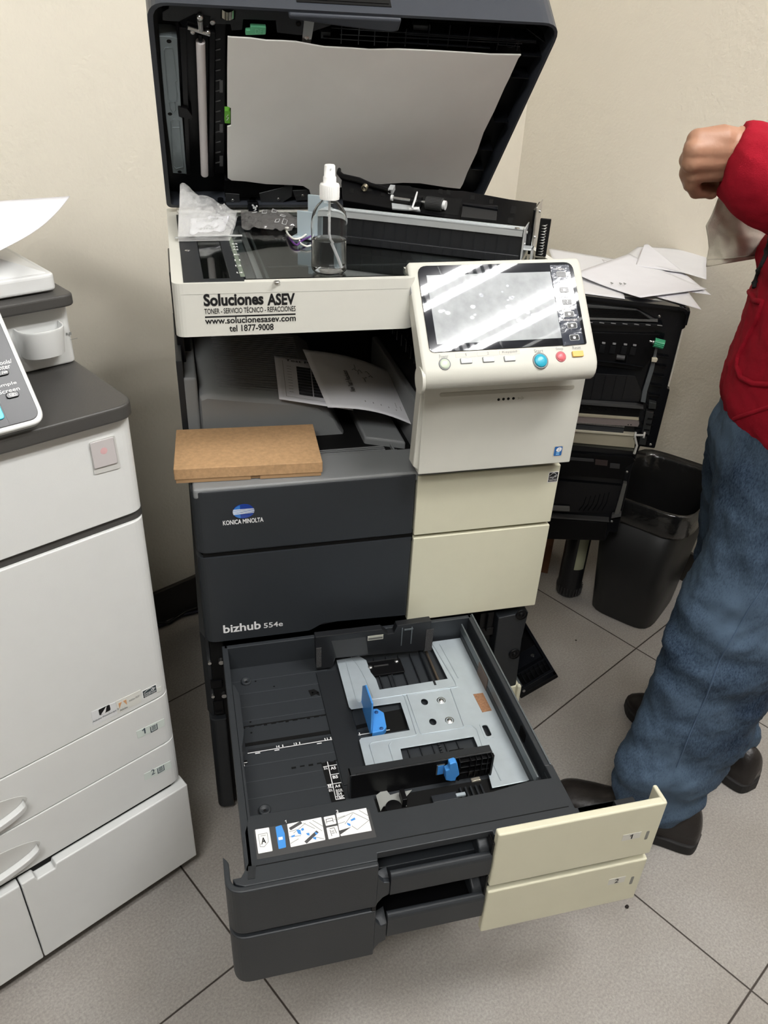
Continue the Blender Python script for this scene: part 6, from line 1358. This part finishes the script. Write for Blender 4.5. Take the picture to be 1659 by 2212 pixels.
# near sleeve
cuf = pa((1588, 345), -.135); d_ = V(.11, -.06, -.02)
SH = V(1.15, -.10, 1.37)-PS*.19; EL = V(1.06, -.135, 1.085)
srows = []
c1 = pa((1582, 342), -.135); c2 = pa((1612, 350), -.145); c3 = pa((1640, 362), -.16); c4 = pa((1700, 402), -.19)
pts = [(c1, .050), (c2, .052), (pa((1626, 353), -.15), .048), (c3, .054), (c4, .060), (EL, .064), (EL.lerp(SH, .5)+V(.05, .0, 0), .066), (SH+V(.02, 0, 0), .075)]
P_ = [list(p_)+[r] for p_, r in pts]; Q_ = interp(P_, 6)
mb.tube([V(*q_[:3]) for q_ in Q_], [q_[3]*(1+.05*noise.noise(V(*q_[:3])*18)) for q_ in Q_], 32)
# far sleeve, its hand in the pocket
SHf = V(1.15, -.10, 1.37)+PS*.19
Q_ = interp([list(p_)+[r] for p_, r in ((SHf, .08), (V(1.20, .06, 1.20), .07), (V(1.18, .03, 1.08), .065), (V(1.05, .0, 1.0), .055), (V(.99, -.04, .97), .05))], 5)
mb.tube([V(*q_[:3]) for q_ in Q_], [q_[3] for q_ in Q_], 24)
# hood lying round the neck
Q_ = [(V(1.15, -.10, 1.455)+PF*.085*math.cos(t)*-1+PS*.10*math.sin(t)+V(0, 0, .02*math.cos(t)), .034) for t in [2*math.pi*k/20 for k in range(21)]]
mb.tube([q_[0] for q_ in Q_], [q_[1] for q_ in Q_], 14)
hood = obj('hooded_sweatshirt', mb, rm, person); remesh(hood, .006, 3, [(.012, .06), (.003, .015)])
# body: head, neck, hand and forearm as one surface
mb = MB()
def blob(c, r, rz=None): mb.sphere(c, r, 16, rz)
W0 = pa((1608, 340), -.145); W1 = pa((1572, 322), -.135)
mb.tube([V(1.15, -.10, 1.40), SH, EL, pa((1660, 365), -.165), W0, W1], [.045, .045, .037, .033, .031, .033], 20)
K = [pa((1507, 303), -.138), pa((1499, 325), -.146), pa((1495, 350), -.146), pa((1499, 375), -.138)]
for k, q_ in enumerate(K):
    s_ = pa((1590, 312+k*13), -.138+.004*k); mid = (s_+q_)/2+V(0, -.006, .003)
    mb.tube([s_, mid, q_], [.021, .0205, (.015, .0145, .0138, .0122)[k]], 14); blob(q_, (.0153, .0150, .0144, .0130)[k])
fing = [[pa((1507, 303), -.138), pa((1494, 316), -.112), pa((1508, 345), -.098), pa((1532, 360), -.098)],
        [pa((1499, 325), -.146), pa((1484, 345), -.116), pa((1498, 372), -.098), pa((1526, 382), -.094)],
        [pa((1495, 350), -.146), pa((1484, 374), -.122), pa((1492, 398), -.102), pa((1524, 404), -.096)],
        [pa((1499, 375), -.138), pa((1494, 397), -.130), pa((1504, 414), -.118), pa((1536, 415), -.112)]]
for k, P_ in enumerate(fing):
    r_ = (.0108, .0110, .0108, .0102)[k]; mb.tube(P_, [r_*1.2, r_*1.05, r_, r_*.85], 12)
    for q_ in P_[1:]: blob(q_, r_*1.02)
mb.tube([pa((1575, 365), -.118), pa((1556, 392), -.098), pa((1540, 402), -.085), pa((1522, 398), -.076)], [.021, .0165, .013, .0105], 12)
HC = V(1.14, -.09, 1.60)+PF*.03
mb.tube([V(1.15, -.10, 1.42), V(1.14, -.10, 1.50), HC-V(0, 0, .04)], [.062, .058, .055], 20)
R = [ring(HC+V(0, 0, z)+PF*o_, -PF, PS, a, b, 28) for z, a, b, o_ in ((-.115, .03, .03, .055), (-.10, .055, .048, .04), (-.06, .085, .062, .01), (-.01, .098, .072, .0), (.05, .100, .078, -.005), (.09, .085, .068, -.01), (.118, .05, .04, -.01), (.125, .02, .02, -.01))]
mb.rings(R, True)
mb.tube([HC+PF*.092+V(0, 0, .015), HC+PF*.115+V(0, 0, -.02), HC+PF*.10+V(0, 0, -.032)], [.009, .013, .010], 10)
for s_ in (-1, 1):
    mb.rings([ring(HC+PS*s_*(.070+k*.006)+PF*-.005+V(0, 0, -.01), -PF, ZZ, .016+.004*k, .028+.004*k, 14) for k in range(3)], True)
mb.tube([HC+PF*.098-PS*.022+V(0, 0, -.062), HC+PF*.104+V(0, 0, -.060), HC+PF*.098+PS*.022+V(0, 0, -.062)], .006, 8)
bd = obj('body', mb, skin, person); remesh(bd, .0027, 3)
mb = MB()
for s_ in (-1, 1): mb.sphere(HC+PF*.088+PS*s_*.030+V(0, 0, .015), .011, 12)
obj('eyes', mb, mat('eye', (.5, .48, .45), .2), person)
mb = MB(); R = [ring(HC+V(0, 0, z)-PF*.014, -PF, PS, a, b, 28) for z, a, b in ((-.03, .098, .080), (.02, .104, .083), (.07, .103, .083), (.11, .08, .068), (.135, .04, .035))]; mb.rings(R, True)
hr = obj('hair', mb, mat('dark_hair', (.015, .011, .009), .6), person)
# shoes
lea = mat('black_leather', (.016, .013, .012), .38, bump=.5, bscale=90, var=.2); solem = mat('rubber_sole', (.010, .009, .009), .7)
def shoe(heel, toe, name):
    heel, toe = Vector(heel), Vector(toe); d = (toe-heel).normalized(); Ln = (toe-heel).length; s_ = V(-d.y, d.x, 0)
    prof = ((.0, .022, .055), (.03, .036, .082), (.10, .040, .098), (.25, .038, .098), (.42, .040, .080), (.60, .046, .062), (.78, .047, .052), (.92, .038, .044), (1.0, .015, .028))
    R = []
    for t, w_, h in interp(prof, 4):
        c_ = heel+d*Ln*t; R.append([c_+s_*w_*math.cos(a_)*(1 if math.sin(a_) < 0 else .9)+V(0, 0, .022+max(0, math.sin(a_))*(h-.022)+min(0, math.sin(a_))*.006) for a_ in [2*math.pi*k/24 for k in range(24)]])
    mb = MB(); mb.rings(R, True); sh_ = obj('shoe', mb, lea, person)
    q_ = [(t*Ln, w_*1.06) for t, w_, h in interp(prof, 4)]; fr = Frame(heel, d, s_)
    mb = MB(); mb.prism(fr, [(-.006, 0)]+[(a_, -b_) for a_, b_ in q_]+[(Ln+.004, 0)]+[(a_, b_) for a_, b_ in q_[::-1]], .0, .024); obj('sole', mb, solem, sh_, .003)
    mb = MB(); 
    for k in range(4):
        c_ = heel+d*Ln*(.40+k*.06)+V(0, 0, .086-.006*k); mb.tube([c_-s_*.022, c_+V(0, 0, .003), c_+s_*.022], .002, 6)
    obj('lace', mb, solem, sh_)
shoe((.905, -.255, 0), (.665, -.098, 0), 'near'); shoe((1.10, -.165, 0), (.955, .112, 0), 'far')
# details laid on the clothes: seam, pocket edge, drawstring
bpy.context.view_layer.update(); DG = bpy.context.evaluated_depsgraph_get()
def hit(o_, px, lift=.001):
    oe = o_.evaluated_get(DG); d = FW*FPX+RT*(px[0]-CX)-UPV*(px[1]-CY); d.normalize()
    mi = oe.matrix_world.inverted(); ok, loc, nor, idx = oe.ray_cast(mi @ CAM, (mi.to_3x3() @ d).normalized())
    return (oe.matrix_world @ loc)-d*lift if ok else None
def trace(o_, pxs, n=5, lift=.0005):
    out = []
    for a, b in zip(pxs[:-1], pxs[1:]):
        for k in range(n):
            h_ = hit(o_, (a[0]+(b[0]-a[0])*k/n, a[1]+(b[1]-a[1])*k/n), lift)
            if h_ is not None: out.append(h_)
    h_ = hit(o_, pxs[-1], lift); out += [h_] if h_ is not None else []
    return out
seamp = trace(jeans, [(1700, 1190), (1659, 1252), (1642, 1281), (1617, 1317), (1588, 1368), (1555, 1425), (1527, 1501), (1490, 1585), (1462, 1657)])
mb = MB(); mb.tube(seamp, .0016, 6); obj('side_seam', mb, mat('seam_thread', (.06, .10, .16), .8), jeans)
pk_ = trace(hood, [(1616, 625), (1631, 650), (1649, 652), (1634, 692), (1612, 735), (1594, 769), (1592, 792), (1601, 816), (1628, 829), (1659, 831), (1700, 828)])
if len(pk_) > 4: mb = MB(); mb.tube(pk_, .0045, 8); obj('pocket_edge', mb, rm, hood)
op_ = trace(hood, [(1652, 668), (1640, 700), (1622, 735), (1607, 770), (1606, 792), (1612, 808), (1632, 818), (1659, 820)], 5, .002)
hem = trace(hood, [(1586, 905), (1600, 899), (1620, 893), (1659, 880), (1700, 870)]); 
if len(hem) > 3: mb = MB(); mb.tube(hem, .0035, 8); obj('hem_seam', mb, rm, hood)
dsm = mat('black_cord', (.012, .012, .013), .8, bump=.8, bscale=500)
ds_ = trace(hood, [(1672, 480), (1662, 520), (1656, 548), (1642, 580), (1638, 590), (1632, 608), (1629, 622)], 4, .005)
if len(ds_) > 3:
    mb = MB(); mb.tube(ds_, [.0035 if k % 7 else .0055 for k in range(len(ds_))], 8); obj('drawstring', mb, dsm, hood)
# ================================================================== cloth held in the fist
clm = mat('beige_cloth', (.60, .56, .46), .8, bump=.4, bscale=500, var=.14, vscale=18, sheen=.2)
Lp = [(1556, 408), (1553, 425), (1547, 442), (1537, 466), (1525, 488), (1529, 512), (1531, 535), (1527, 560), (1526, 576)]
Rp = [(1592, 408), (1610, 428), (1640, 452), (1672, 478), (1700, 500), (1705, 515), (1700, 530), (1690, 545), (1668, 552)]
def cl(s, t):
    k = t*(len(Lp)-1); i = min(int(k), len(Lp)-2); fr = k-i
    a = (Lp[i][0]+(Lp[i+1][0]-Lp[i][0])*fr, Lp[i][1]+(Lp[i+1][1]-Lp[i][1])*fr); b = (Rp[i][0]+(Rp[i+1][0]-Rp[i][0])*fr, Rp[i][1]+(Rp[i+1][1]-Rp[i][1])*fr)
    yy = -.112+.012*math.sin(s*8+t*2.5)*min(1, .35+t)+.010*noise.noise(V(s*3, t*3, 1))+.004*noise.noise(V(s*9, t*9, 2))+.02*s
    return pa((a[0]+(b[0]-a[0])*s, a[1]+(b[1]-a[1])*s), yy)
mb = MB(); mb.grid(cl, 44, 44); rag = obj('cleaning_cloth', mb, clm, None, solid=.0016)
tag(rag, 'crumpled beige cloth with a stitched hem hanging from the fist', 'cloth')
mb = MB(); mb.tube([cl(k/30, .885)+V(0, -.0015, 0) for k in range(31)], .0013, 6); obj('hem', mb, mat('hem_cloth', (.48, .45, .37), .8), rag)
mb = MB(); w_ = [pa(p_, -.128) for p_ in ((1574, 420), (1600, 424), (1618, 432), (1586, 447))]; mb.grid(lambda s, t: w_[0]*(1-s)*(1-t)+w_[1]*s*(1-t)+w_[2]*s*t+w_[3]*(1-s)*t+V(0, .004*math.sin(6*s), 0), 8, 8); obj('cloth_fold', mb, mat('pale_cloth', (.55, .54, .50), .8), rag, solid=.0015)
